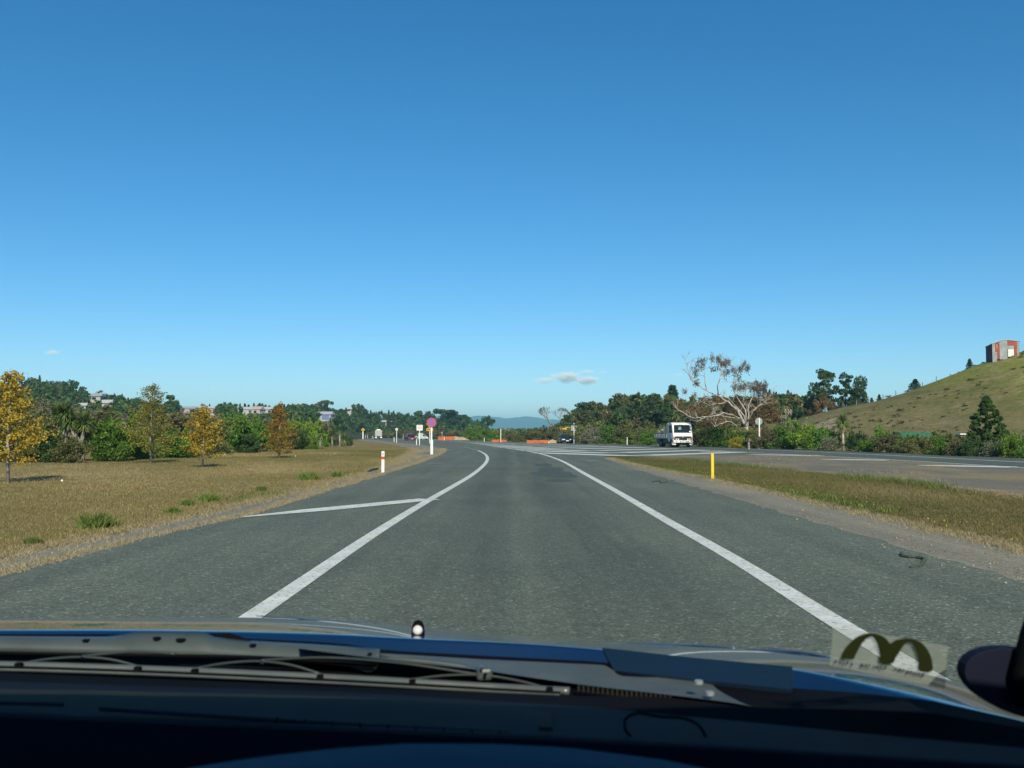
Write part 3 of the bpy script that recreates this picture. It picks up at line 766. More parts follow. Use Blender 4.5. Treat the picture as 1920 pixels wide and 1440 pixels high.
# ------------------------------------------------------------------ grass, tufts
def blades(name, pts, hts, mt, label, tint, per=7, spread=.06, wdt=.012, kind='stuff', seed=3, parent=None, lean=.35):
    rs = np.random.RandomState(seed); n = len(pts)
    P0 = np.repeat(np.asarray(pts, float), per, 0); h = np.repeat(np.asarray(hts, float), per)*rs.uniform(.5, 1.2, n*per)
    P0[:, :2] += rs.normal(0, 1, (n*per, 2))*np.repeat(np.asarray(spread)*np.ones(n), per)[:, None]
    a = rs.uniform(0, 2*math.pi, n*per); wv = np.stack([np.cos(a), np.sin(a), np.zeros(n*per)], 1)*(wdt*np.ones(n*per))[:, None]*(h/.12)[:, None]**.3
    ln = rs.normal(0, lean, (n*per, 2)); tip = P0.copy(); tip[:, 2] += h; tip[:, :2] += ln*h[:, None]
    V = np.stack([P0-wv, P0+wv, tip], 1).reshape(-1, 3); Fq = np.arange(len(V)).reshape(-1, 3)
    T = np.clip(np.repeat(np.repeat(tint*np.ones(n), per)+rs.normal(0, .15, n*per), 3), 0, 1)
    me = npmesh(name, V, Fq, T, mt); o = bpy.data.objects.new(name, me); COL.objects.link(o)
    if kind: tag(o, label, kind=kind)
    return o
lgx = lambda y: at_y(smooth_lg, y)
smooth_lg = smoothline(LGRASS)
pts, hts, tn = [], [], []
rs = np.random.RandomState(21)
while len(pts) < 32000:
    y = 8+80*rs.rand()**1.7; x = at_y(smooth_lg, y)-abs(rs.normal(0, 1))*(4+y*.22)
    if 960+x/y*F < -60: continue
    nz = mnoise.noise(Vector((x*.25, y*.12, 2)))
    pts.append((x, y, 0)); hts.append(.020+.0008*y+.02*max(0, nz)); tn.append(.46+.42*nz+.55*mnoise.noise(Vector((x*.07, y*.045, 8))))
blades('grass', pts, hts, L['turf'], 'short dry grass of the left verge', np.array(tn), per=6, spread=.10, wdt=.008)
pts, hts, tn = [], [], []
while len(pts) < 15000:
    y = 9+50*rs.rand()**1.6; x = rs.uniform(at_y(rgr, min(y, 56)), at_y(list(reversed(itop)), min(y, 58)))
    if 960+x/y*F > 1990: continue
    nz = mnoise.noise(Vector((x*.4, y*.2, 7)))
    pts.append((x, y, 0)); hts.append(.025+.0011*y+.02*max(0, nz)); tn.append(.34+.45*nz)
blades('grass', pts, hts, L['turfbrown'], 'short brown and green grass of the island between the roads', np.array(tn), per=6, spread=.10, wdt=.008, seed=4)
pts, hts = [], []
def fringe(line, n, y0, y1, off, sp, h, pw=1.6):
    for _ in range(n):
        y = y0+(y1-y0)*rs.rand()**pw; pts.append((at_y(line, y)+off+rs.normal(0, sp), y, .004)); hts.append(h*(.6+y*.012))
fringe(rag(lf, .10, 1), 4200, 6, 95, -.12, .07, .045); fringe(rag(lgr, .18, 5), 4200, 6, 95, -.05, .16, .06)
fringe(rag(list(reversed(rgr)), .14, 6), 4200, 8, 56, -.02, .10, .06); fringe(list(reversed(itop)), 1500, 20, 58, 0, .2, .05)
for px, py, n, r in ((860-60, 838+6, 300, .8), (790, 846, 500, 1.3), (770, 858, 400, .9), (825, 845, 260, .5), (745, 868, 250, .5)):
    g = G(px, py)
    for _ in range(n): pts.append((g.x+rs.normal(0, r*.5), g.y+rs.normal(0, r*3), .004)); hts.append(.10)
for _ in range(2600):   # dry patches on the gravel beside the main road
    y = rs.uniform(22, 66); x = rs.uniform(10.5, 19.5)
    if mnoise.noise(Vector((x*.35, y*.16, 9))) > .18: pts.append((x, y, .005)); hts.append(.06)
for _ in range(9000):   # dead patches in the mown verge
    y = 9+60*rs.rand()**1.4; x = at_y(smooth_lg, y)-abs(rs.normal(0, 1))*(3+y*.2)
    if mnoise.noise(Vector((x*.16, y*.10, 21)))+.5*mnoise.noise(Vector((x*.6, y*.4, 22))) > .16: pts.append((x, y, 0)); hts.append(.035+.0008*y)
blades('dry_grass', pts, hts, L['straw'], 'straw coloured dead grass fringing the gravel shoulders', .5, per=7, spread=.06, wdt=.006, seed=5, lean=.9)
# green weed tufts (single plants)
WEEDS = [(178, 990, .34, 'largest green weed tuft, by the left road edge in the foreground'), (390, 940, .25, 'green weed tuft left of the tip of the diagonal white bar'),
         (352, 948, .18, 'low green weed tuft at the left of the pair above the gravel shoulder'), (490, 921, .18, 'small green weed tuft between the foreground weeds and the pair by the marker post'),
         (580, 900, .40, 'tall bright green weed tuft left of the red banded marker post'), (631, 894, .26, 'smaller green weed tuft just left of the red banded marker post'),
         (322, 962, .16, 'low weed tuft right of the largest foreground tuft'), (60, 1020, .13, 'flat green weed patch at the left edge of the picture')]
for i, (px, py, h, lb) in enumerate(WEEDS):
    g = G(px, py); n = 46; h *= .74
    pp = [(float(np.clip(rs.normal(0, h*.40), -h*.8, h*.8)), float(np.clip(rs.normal(0, h*.55), -h, h)), 0) for _ in range(n)]
    o = blades('weed_tuft', pp, [h*(.5+.5*math.exp(-(a*a+b*b)/(h*h)))*.9 for a, b, c in pp], L['weed'], None, .5, per=9, spread=h*.10, wdt=.014, kind=None, seed=50+i, lean=.55)
    o.location = g; tag(o, lb, 'weed')
pts, hts = [], []
for _ in range(900):
    y = rs.uniform(17, 56)
    if rs.rand() < .5: x = at_y(rgr, min(y, 56))+abs(rs.normal(0, .5)); hv = .12
    else: x = at_y(list(reversed(itop)), y)-abs(rs.normal(0, .35)); hv = .16
    if mnoise.noise(Vector((x*.3, y*.25, 1))) > 0.02: pts.append((x, y, 0)); hts.append(hv)
for _ in range(170):
    y = rs.uniform(12, 40); x = at_y(smooth_lg, y)-abs(rs.normal(0, .5))
    if mnoise.noise(Vector((x*.3, y*.35, 5))) > 0.22: pts.append((x, y, 0)); hts.append(.10)
blades('weeds', pts, hts, L['weed'], 'green weeds scattered along the edges of the grass', .35, per=9, spread=.14, wdt=.010, seed=6, lean=.5)
# little yellow flowers and pale stones
lf_ = Leafy(); rs2 = np.random.RandomState(9)
fl = []
for _ in range(230):
    y = rs2.uniform(11, 34); fl.append((at_y(rgr, y)+abs(rs2.normal(0, .45)), y, .09))
for _ in range(110):
    y = 10+40*rs2.rand(); x = at_y(smooth_lg, y)-abs(rs2.normal(0, 7)); fl.append((x, y, .07))
lf_.add(np.array(fl), .013, .8); V, Fq, T = lf_.arrays(rs2, .9)
o = bpy.data.objects.new('flowers', npmesh('flowers', V, Fq, T, L['yellow'])); COL.objects.link(o); tag(o, 'tiny yellow flowers in the verge grass', kind='stuff')
mb = MB()
for _ in range(800):
    s = rs2.rand()
    if s < .45: y = 8+40*rs2.rand()**1.5; x = rs2.uniform(at_y(rgr, y)-1.5, at_y(rgr, y)-.1)
    else: y = 8+50*rs2.rand()**1.5; x = rs2.uniform(at_y(smooth_lg, y), at_y(smooth_lg, y)+.8)
    r = rs2.uniform(.005, .013); mb.box((x, y, .008+r*.4), (r*2, r*2.4, r*1.3), rz=rs2.uniform(0, 3), rx=.3, taper=.6)
tag(mb.build('gravel', gravelm, fix=False), 'loose stones on the gravel shoulders', kind='stuff')

# ------------------------------------------------------------------ autumn trees
def autumn(px, base, top, cw, leaves, mt, label, y0=.15, shape=1.0, seed=1, lsize=.055, dens_=1.0):
    g = G(px, base); px_m = F/g.y; h = (base-top)/px_m; r = cw/px_m/2
    rs = np.random.RandomState(seed); rd = random.Random(seed)
    root = empty('autumn_tree', g, 0, label=label, cat='tree', group='autumn trees on the left verge')
    mb = MB(); lean = rd.uniform(-.02, .02)
    mb.tube([(0, 0, 0), (lean*h, 0, h*.3), (0, lean*h, h*.65), (0, 0, h*.97)], [.048*h/3, .036*h/3, .024*h/3, .005], 8)
    lfy = Leafy(); nb = 46
    for i in range(nb):
        z0 = h*(y0+(.92-y0)*(i/nb)**.9); a = i*2.399+rd.uniform(-.3, .3)
        t = (z0/h-y0)/(1-y0)
        rr = r*min(1, .62+t*2.2)*(1-t)**shape*rd.uniform(.62, 1.2)*1.18+.05*r
        e = Vector((math.cos(a)*rr, math.sin(a)*rr, z0+rr*.28)); m = Vector((e.x*.5, e.y*.5, z0+rr*.12))
        mb.tube([(0, 0, z0), m, e], [.013, .009, .003], 4, cap=False)
        n = int(leaves/nb*(.3+1.1*rr/r)); tpos = rs.uniform(.25, 1.08, n)[:, None]
        base_ = np.array([0, 0, z0])*(1-tpos)+np.array(e)*tpos
        q = base_+rs.normal(0, 1, (n, 3))*np.array([.10, .10, .07])*(.45+r*.35)
        lfy.add(q, lsize, np.clip(rs.normal(.5+.15*(1-t), .22, n)+rd.uniform(-.15, .15), 0, 1))
    mb.build('trunk', bark_grey, root, smooth=True)
    V, Fq, T = lfy.arrays(rs, .7)
    c = bpy.data.objects.new('crown', npmesh('autumn_crown', V, Fq, T, mt)); COL.objects.link(c); c.parent = root
    return root
autumn(15, 905, 682, 140, 5200, L['gold'], 'orange and yellow young tree cut by the left edge of the picture', .15, 1.0, 3, .036)
autumn(283, 868, 710, 108, 6200, L['goldg'], 'tallest young tree with sparse yellow green leaves before the belt', .09, .95, 4, .036)
autumn(380, 876, 756, 82, 4600, L['gold'], 'small dense golden young tree with a short dark trunk', .13, .8, 5, .036)
autumn(523, 859, 749, 66, 4200, L['rust'], 'rusty orange young tree rightmost of the four on the verge', .06, 1.05, 6, .042)

# ------------------------------------------------------------------ cabbage trees
def cabbage(loc, heads, label, name='cabbage_tree', group=None, skirt=False, seed=1, hr=.75, nb=190):
    rs = np.random.RandomState(seed); rd = random.Random(seed)
    root = empty(name, loc, 0, label=label, cat='palm', group=group)
    mb = MB()
    fork = Vector((0, 0, min(h[2] for h in heads)*.55)) if len(heads) > 1 else Vector((0, 0, 0))
    if len(heads) > 1: mb.tube([(0, 0, -.05), (.04, 0, fork.z*.5), fork], [.19, .14, .12], 9)
    for hx, hy, hz in heads:
        mb.tube([fork if len(heads) > 1 else (0, 0, -.05), (hx*.7, hy*.7, (fork.z+hz)*.5), (hx, hy, hz)], [.12, .10, .085], 8)
    mb.build('trunk', bark_pale if skirt else bark_grey, root, smooth=True)
    for hx, hy, hz in heads:
        V, T = [], []
        for k in range(nb):
            a = rs.uniform(0, 2*math.pi); el = rs.uniform(-.85, 1.45); Ls = hr*rs.uniform(.75, 1.15)
            d = np.array([math.cos(a)*math.cos(el), math.sin(a)*math.cos(el), math.sin(el)])
            sd_ = np.array([-math.sin(a), math.cos(a), 0])*.022
            c = np.array([hx, hy, hz]); m = c+d*Ls*.6; e = c+d*Ls-np.array([0, 0, .22*Ls*math.cos(el)])
            t = np.clip(rs.normal(.5, .2), 0, 1)
            V += [c-sd_*.6, c+sd_*.6, m+sd_*1.5, m-sd_*1.5, m-sd_*1.5, m+sd_*1.5, e+sd_*.2, e-sd_*.2]; T += [t]*8
        V = np.array(V); c = bpy.data.objects.new('leaf_head', npmesh('leaf_head', V, np.arange(len(V)).reshape(-1, 4), np.array(T), L['strap'])); COL.objects.link(c); c.parent = root
        V, T = [], []
        for k in range(70 if not skirt else 150):
            a = rs.uniform(0, 2*math.pi); Ls = hr*rs.uniform(.5, .95)*(1.15 if skirt else .8)
            c = np.array([hx+.06*math.cos(a), hy+.06*math.sin(a), hz-.02]); e = c+np.array([math.cos(a)*.22, math.sin(a)*.22, -Ls]); sd_ = np.array([-math.sin(a), math.cos(a), 0])*.03
            V += [c-sd_, c+sd_, e+sd_*.4, e-sd_*.4]; T += [np.clip(rs.normal(.5, .2), 0, 1)]*4
        V = np.array(V); c = bpy.data.objects.new('dead_leaf_skirt', npmesh('dead_leaf_skirt', V, np.arange(len(V)).reshape(-1, 4), np.array(T), L['tan'])); COL.objects.link(c); c.parent = root
    return root
g = G(152, 865)
cabbage(g, [(-1.25, .1, 2.25), (-.55, -.1, 1.95), (.12, 0, 1.85), (-.15, .5, 1.5)], 'spiky cabbage tree with several heads and a pale forked trunk', seed=3, hr=.62, nb=260)
g = G(106, 866); cabbage(g+Vector((0, .8, 0)), [(-.0, 0, 2.35)], 'single headed cabbage tree left of the forked one', seed=5, hr=.66)
for i, (px, base, top, lb) in enumerate(((600, 842, 800, 'cabbage tree with a pale trunk at the left of the small palm cluster'), (623, 838, 803, 'short cabbage tree in the middle of the small palm cluster'),
                                      (637, 837, 795, 'tallest cabbage tree of the small palm cluster by the road bend'), (646, 838, 812, 'low cabbage tree at the right end of the small palm cluster'))):
    g = G(px, base); h = (base-top)/F*g.y
    cabbage(g, [(0, 0, h-.65)], lb, seed=10+i, hr=.75, nb=120, skirt=(i == 2))
g = G(1581, 845); cabbage(g, [(0, 0, 2.35)], 'lone cabbage tree with yellow dead skirt beside the main road', seed=20, hr=.78, nb=260, skirt=True)
g = G(1404, 842.5); cabbage(g+Vector((0, 0, 0)), [(0, 0, 1.25)], 'low cabbage tree at the foot of the big gum tree', seed=22, hr=.5, nb=120, skirt=True)

# ------------------------------------------------------------------ single shrubs: px, base, top, width px, colour, label
LS = [(-20, 868, 792, 110, 'dark', 'dark shrub at the far left behind the orange tree'), (55, 868, 786, 90, 'olive', 'olive shrub right of the orange tree and left of the palms'),
 (75, 868, 808, 76, 'dark', 'low dark shrub at the foot of the single headed palm'), (125, 869, 818, 60, 'olive', 'low brownish shrub in front of the forked palm'),
 (190, 866, 790, 90, 'green', 'deep green shrub just right of the forked palm'), (218, 864, 774, 96, 'lime', 'tall bright green shrub behind the forked palm'),
 (236, 862, 812, 66, 'lime', 'yellow green shrub left of the tallest young tree trunk'), (262, 860, 790, 80, 'olive', 'olive shrub behind the left half of the tallest young tree'),
 (310, 860, 806, 84, 'green', 'green shrub behind the right half of the tallest young tree'), (334, 858, 822, 70, 'lime', 'low lime shrub between the tallest young tree and the golden tree'),
 (352, 856, 795, 60, 'olive', 'olive shrub behind the left side of the golden tree'), (402, 853, 790, 60, 'olive', 'brownish shrub just right of the golden tree'),
 (436, 850, 780, 76, 'green', 'big rounded green shrub midway between golden and rusty trees'), (466, 848, 783, 66, 'green', 'green shrub left of the rusty tree'),
 (462, 850, 815, 50, 'dark', 'low dark shrub at the foot of the rounded green shrubs'), (496, 847, 800, 54, 'green', 'green shrub hidden behind the left side of the rusty tree'),
 (548, 843, 787, 50, 'lime', 'lime green shrub right of the rusty tree'), (556, 844, 806, 44, 'dark', 'dark shrub at the foot of the lime green shrub'),
 (580, 841, 790, 44, 'lime', 'bright shrub left of the small palm cluster'), (584, 843, 823, 26, 'weed' if False else 'lime', 'tiny bright shrub before the small palm cluster'),
 (612, 838, 812, 30, 'green', 'green shrub between the small palms'), (630, 837, 822, 26, 'olive', 'low olive shrub under the tallest small palm'), (653, 836, 818, 18, 'dark', 'dark shrub at the right end of the left belt')]
for i, (px, b, t, wd, col, lb) in enumerate(LS):
    g = G(px, b); s = g.y/F; wm = wd*s
    plant_shrub(i, col, g+Vector((0, wm*.35, -.03)), wm*1.05, (b-t)*s*1.04, lb)
RS = [(888, 826.5, 800, 36, 'green', 'round green shrub left of the road fork behind the hatching'), (912, 827, 804, 34, 'green', 'green shrub in the middle of the group beyond the hatching'),
 (934, 828, 807, 30, 'lime', 'light green shrub beside the tall white post'), (958, 829, 812, 24, 'olive', 'olive shrub between the two orange nets'), (972, 829.5, 815, 22, 'olive', 'low olive shrub left of the longer orange net'),
 (1010, 830, 808, 44, 'olive', 'olive shrub behind the longer orange net'), (1038, 831, 806, 34, 'brown', 'brown shrub behind the navy car'), (1090, 832, 800, 34, 'olive', 'olive shrub right of the square sign back'), (1060, 831.5, 803, 36, 'olive', 'olive shrub between the yellow digger and the navy car'),
 (1112, 833, 803, 34, 'grey', 'pale grassy shrub left of the tall green shrubs'), (1140, 833, 797, 40, 'green', 'green shrub left of the white post before the truck'), (1170, 834, 798, 38, 'olive', 'olive shrub behind the white post before the truck'),
 (1176, 834, 812, 32, 'lime', 'yellow green shrub at the white post before the truck'), (1205, 835, 802, 32, 'olive', 'olive shrub left of the truck tray'), (1219, 836, 806, 30, 'green', 'green shrub just behind the truck tray'),
 (1255, 837, 800, 40, 'olive', 'shrub hidden behind the truck cab'), (1318, 838, 800, 42, 'olive', 'olive shrub just right of the truck'), (1345, 839, 798, 44, 'green', 'green shrub below the lowest limb of the gum tree'),
 (1375, 840, 802, 38, 'lime', 'yellow green shrub left of the palm at the gum tree foot'), (1382, 841, 818, 26, 'yellow', 'yellow flowering shrub at the foot of the gum tree'), (1412, 841, 806, 34, 'olive', 'olive shrub behind the round sign post'),
 (1440, 842, 800, 40, 'brown', 'brownish shrub right of the round sign post'), (1475, 843, 798, 48, 'green', 'green shrub below the cut bank'), (1505, 844, 788, 56, 'lime', 'largest light green shrub below the cut bank'),
 (1540, 845, 800, 44, 'green', 'green shrub left of the lone palm'), (1556, 846, 820, 36, 'grey', 'pale twiggy shrub left of the lone palm trunk'), (1606, 847, 808, 38, 'dark', 'dark shrub just right of the lone palm'),
 (1622, 848, 826, 30, 'lime', 'small lime shrub right of the lone palm'), (1655, 849, 800, 50, 'green', 'green shrub left of the green shade cloth'), (1668, 850, 812, 44, 'brown', 'brown shrub in front of the green shade cloth'),
 (1700, 851, 824, 44, 'olive', 'low olive shrub below the green shade cloth'), (1735, 853, 822, 44, 'olive', 'low olive shrub right of the green shade cloth'), (1770, 855, 820, 40, 'green', 'green shrub left of the little white roofed hut'),
 (1792, 856, 822, 44, 'brown', 'brownish shrub below the little white roofed hut'), (1822, 857, 822, 40, 'dark', 'dark shrub at the left foot of the bushy conifer'), (1862, 858, 828, 44, 'grey', 'pale grey green shrub at the foot of the bushy conifer'),
 (1900, 859, 814, 44, 'lime', 'yellow green shrub right of the bushy conifer'), (1935, 861, 810, 60, 'green', 'green shrub cut by the right edge of the picture')]
for i, (px, b, t, wd, col, lb) in enumerate(RS):
    g = G(px, b); s = g.y/F; wm = wd*s
    loc = g+Vector((0, wm*.3+1.2, 0)); loc.x += (px-960)/F*(wm*.3+1.2); loc.z = H(loc.x, loc.y)-.05
    plant_shrub(i+2, col, loc, wm*1.15, (b-t)*s*1.05, lb)

# ------------------------------------------------------------------ single trees seen on the skylines: kind, colour, px, top y, Y, height m, wide, label
ST = [('oak', 'dark', 45, 704, 395, 10.5, .9, 'broad dark tree at the left end of the skyline behind the orange tree'), ('layer', 'olive', 64, 708, 390, 9, .7, 'lighter feathery tree beside the broad dark one on the left skyline'),
 ('spire', 'pine', 73, 703, 400, 9, .8, 'narrow spire tree rising from the left skyline'), ('oak', 'dark', 92, 713, 395, 8, .8, 'round dark tree right of the narrow spire'), ('round', 'dark', 108, 714, 390, 8, .9, 'dark tree in the middle of the left skyline'),
 ('oak', 'olive', 120, 714, 388, 8.5, .7, 'olive tree beside the big round skyline tree'), ('oak', 'dark', 133, 711, 385, 9.5, .75, 'big round dark tree at the right end of the left hilltop'), ('round', 'dark', 155, 724, 380, 5.5, .9, 'isolated round tree right of the hilltop on the skyline'),
 ('open', 'olive', 190, 729, 385, 6.5, .9, 'open spreading tree above the pale roofed house'), ('round', 'dark', 203, 738, 370, 6, 1.0, 'round tree right of the spreading one'), ('oak', 'olive', 218, 740, 350, 8, .8, 'grey green domed tree left of the tallest young tree'),
 ('spire', 'pine', 240, 745, 380, 7, 1.1, 'dark pointed tree just left of the tallest young tree'), ('round', 'dark', 256, 743, 390, 7.5, .9, 'dark tree behind the left side of the tallest young tree'),
 ('tall', 'dark', 322, 734, 320, 11.5, .75, 'tall dark tree of stacked lobes right of the tallest young tree'), ('round', 'dark', 330, 756, 300, 7.5, .8, 'dark round tree leaning on the tall lobed one'),
 ('round', 'dark', 381, 756, 440, 4, 1, 'small round tree on the ridge above the golden tree'), ('spire', 'pine', 393, 757, 440, 4.2, 1.4, 'little pointed tree on the ridge above the golden tree'), ('oak', 'dark', 413, 756, 430, 6.5, .9, 'dark tree with pointed top right of the golden tree'),
 ('spire', 'pine', 440, 758, 435, 7, 1.5, 'dark conifer left of the row of ridge buildings'), ('spire', 'pine', 450, 756, 445, 7.5, .9, 'slim conifer behind the first ridge building'), ('spire', 'pine', 459, 756, 445, 7.5, 1.2, 'conifer behind the long white ridge building'),
 ('spire', 'pine', 466, 758, 445, 7, 1.2, 'short conifer behind the cream gabled building'), ('spire', 'pine', 476, 755, 448, 8, .9, 'tall slim conifer behind the cream gabled building'), ('oak', 'pine', 489, 755, 450, 8, .7, 'dense conifer clump behind the ridge buildings'),
 ('oak', 'pine', 500, 758, 450, 7, .7, 'rounded conifer right of the dense clump'), ('spire', 'pine', 533, 757, 440, 8, 1.0, 'conifer right of the rusty young tree'), ('spire', 'pine', 541, 757, 440, 8, .9, 'second conifer right of the rusty young tree'), ('round', 'dark', 548, 757, 435, 7.5, .8, 'leaning dark tree beside the two conifers'),
 ('oak', 'dark', 571, 756, 400, 10, .8, 'domed dark tree left of the feathery skyline tree'), ('oak', 'dark', 588, 757, 395, 10, .8, 'dark dome merging with the feathery skyline tree'), ('layer', 'olive', 601, 750, 400, 11, .8, 'feathery flat topped tree on the centre left skyline'),
 ('oak', 'dark', 614, 749, 400, 11.5, .75, 'tallest round tree of the centre left skyline, by the mast like spire'), ('round', 'dark', 640, 766, 420, 7, 1, 'low round tree right of the tallest round one'), ('spire', 'pine', 649, 764, 430, 7, 1, 'small conifer left of the paired crowns'),
 ('oak', 'dark', 666, 756, 410, 11, .6, 'left of the paired dark crowns above the distant truck'), ('oak', 'dark', 676, 758, 410, 10.5, .55, 'right of the paired dark crowns above the distant truck'), ('round', 'dark', 698, 771, 420, 7, 1.2, 'low dark tree left of the two small spires'),
 ('spire', 'dark', 729, 768, 430, 7.5, 1.0, 'small slim spire above the low long house'), ('spire', 'pine', 738, 770, 430, 7.5, 1.1, 'second small spire above the low long house'), ('oak', 'dark', 752, 774, 430, 7, 1, 'dark crown right of the two small spires'),
 ('oak', 'dark', 786, 769, 420, 9, .8, 'dark crown behind the white notice board'), ('oak', 'dark', 803, 770, 420, 9, .7, 'dark crown above the red and blue disc sign'), ('tall', 'pine', 836, 761, 400, 12.5, 1.5, 'left of the two big dark trees right of the disc sign'),
 ('tall', 'pine', 856, 763, 400, 12.5, 1.5, 'right of the two big dark trees right of the disc sign'), ('oak', 'pine', 847, 780, 390, 8, 1.1, 'dark tree filling between the two big ones'), ('round', 'dark', 875, 782, 400, 8, 1.0, 'dark tree tapering off right of the two big ones'), ('round', 'dark', 893, 791, 400, 6, 1.2, 'last low dark tree before the gap with blue hills'),
 ('gumtop', 'dark', 914, 777, 330, 7.8, .85, 'lone thin stemmed tree standing before the blue hills'),
 ('gumtop', 'dark', 1163, 740, 215, 9, .8, 'open gum tree at the left of the dark stand'), ('oak', 'dark', 1100, 752, 215, 6, 1.2, 'rounded bush tree on the crown of the knoll'), ('oak', 'olive', 1118, 754, 215, 5, 1.3, 'olive domed tree on the crown of the knoll'), ('gumtop', 'dark', 1184, 743, 212, 8.5, .9, 'second open gum tree of the dark stand'), ('gumtop', 'dark', 1200, 737, 212, 9, .9, 'taller open gum in the dark stand'),
 ('tall', 'pine', 1221, 729, 210, 10.5, .9, 'tall dark tree in the middle of the stand left of the truck cab'), ('tall', 'dark', 1244, 731, 208, 10, 1.0, 'dark tree left of the pointed pine'), ('spire', 'pine', 1261, 720, 205, 11.5, 1.5, 'pointed dark pine above the truck'),
 ('oak', 'dark', 1210, 752, 195, 8, .8, 'dark rounded tree behind the truck tray'), ('oak', 'dark', 1180, 760, 190, 7, .8, 'dark rounded tree left of the truck tray'), ('oak', 'dark', 1240, 755, 190, 8.5, .8, 'broad dark tree behind the truck cab'), ('oak', 'dark', 1285, 755, 190, 8.5, .8, 'broad dark tree between truck and gum tree'),
 ('oak', 'olive', 1320, 760, 185, 8, .9, 'olive tree behind the low limb of the gum'), ('oak', 'dark', 1360, 758, 185, 8, .9, 'dark tree behind the gum trunk'), ('oak', 'olive', 1400, 756, 190, 8, .8, 'olive tree behind the right half of the gum'),
 ('oak', 'pine', 1532, 716, 195, 10, .6, 'dark leaning tree left of the tall layered pine'), ('layer', 'dark', 1547, 690, 180, 10.5, .72, 'tall layered pine with bare pale stems'), ('layer', 'pine', 1585, 696, 178, 10, .58, 'flat topped layered pine in the middle of the three'),
 ('round', 'dark', 1613, 700, 172, 9.4, .48, 'dense rounded dark tree right of the layered pines'), ('oak', 'dark', 1598, 726, 174, 6.5, .7, 'lower dark tree between the layered pine and the dense one'), ('oak', 'russet', 1543, 742, 160, 5.6, .7, 'tawny rounded tree at the foot of the layered pines'), ('oak', 'dark', 1521, 742, 185, 6.5, .7, 'dark tree left of the tawny one'),
 ('spire', 'pine', 1635, 745, 158, 1.8, 1.4, 'tiny conifer left of the other tiny one on the right hill skyline'), ('spire', 'pine', 1649, 739, 158, 2.2, 1.6, 'tiny dark conifer on the right hill skyline'), ('open', 'dark', 1674, 741, 158, 1.6, 1.6, 'scraggly low tree on the right hill skyline'),
 ('spire', 'pine', 1717, 710, 157, 2.6, 2.6, 'broad little conifer standing on the right hill skyline'), ('spire', 'pine', 1820, 672, 155, 2.6, 1.6, 'small conifer below the shed on the hill')]
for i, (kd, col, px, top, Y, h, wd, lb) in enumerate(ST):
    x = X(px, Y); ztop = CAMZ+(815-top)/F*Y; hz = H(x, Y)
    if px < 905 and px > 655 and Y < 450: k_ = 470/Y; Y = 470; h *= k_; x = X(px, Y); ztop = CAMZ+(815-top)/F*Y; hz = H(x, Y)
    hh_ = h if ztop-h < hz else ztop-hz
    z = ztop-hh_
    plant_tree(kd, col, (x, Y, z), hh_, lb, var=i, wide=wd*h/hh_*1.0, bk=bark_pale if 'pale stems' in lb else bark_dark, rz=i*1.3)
# planted conifers behind the hill foot
for i in range(46):
    px = 1432+i*2.3+rs.uniform(-1, 1); Y = 285+rs.uniform(-20, 15); top = lerp([(1430, 728), (1470, 738), (1500, 742), (1535, 744)], px)+rs.uniform(-2, 5)
    x = X(px, Y); zt = CAMZ+(815-top)/F*Y; h = zt-H(x, Y)
    plant_tree('spire', 'pine', (x, Y, H(x, Y)), h, 'young dark conifer in the close planted row between gum tree and layered pines', group='planted conifers', var=i, wide=.62, rz=i*.7)
# bushy conifer at right
g = G(1850, 858); Y = g.y+6; x = X(1850, Y); z = H(x, Y); h = CAMZ+(815-740)/F*Y-z
r = plant_tree('oak', 'dark', (x, Y, z), h*.96, 'bushy conical green tree in front of the hill at right', var=1, wide=.42)
mc_, cs_ = tree_arr(779, per=150, ncl=64, size=.024, trunk=.02, wid=.50, kind='spire')
me = npmesh('conifer_crown', *mc_, L['conifer']);
for c in [c for c in COL.objects if c.parent == r and c.name.startswith('crown')]: c.data = me
r.scale = (h*.92, h*.92, h)
# two bare grey trees at the left end of the knoll
def bare(px, base, top, Y, lb, seed, mt=L['grey']):
    rd = random.Random(seed); z0 = H(X(px, Y), Y); h = CAMZ+(815-top)/F*Y-z0
    root = empty('bare_tree', (X(px, Y), Y, z0), 0, label=lb, cat='tree'); mb = MB(); tips = []
    def br(p, d, l, r, n):
        q = p+d*l; mb.tube([p, (p+q)/2+Vector((rd.uniform(-.05, .05)*l, 0, 0)), q], [r, r*.8, r*.6], 5, cap=False)
        if n == 0: tips.append(q); return
        for _ in range(3):
            e = (d+Vector((rd.uniform(-.75, .75), rd.uniform(-.75, .75), rd.uniform(-.15, .45)))).normalized(); br(q, e, l*.72, r*.6, n-1)
    br(Vector((0, 0, 0)), Vector((0, 0, 1)), h*.33, h*.022, 4); mb.build('trunk', bark_grey, root)
    rs_ = np.random.RandomState(seed); lf = Leafy()
    t = np.array([tuple(q) for q in tips]); lf.add(np.repeat(t, 5, 0)+rs_.normal(0, .12, (len(t)*5, 3)), .09, rs_.uniform(0, 1, len(t)*5)); V, Fq, T = lf.arrays(rs_)
    c = bpy.data.objects.new('crown', npmesh('bare_crown', V, Fq, T, mt)); COL.objects.link(c); c.parent = root
bare(1034, 800, 756, 205, 'thin greyish see-through tree at the left end of the knoll', 4)
bare(1053, 800, 762, 212, 'smaller see-through grey tree right of the taller one on the knoll', 8)

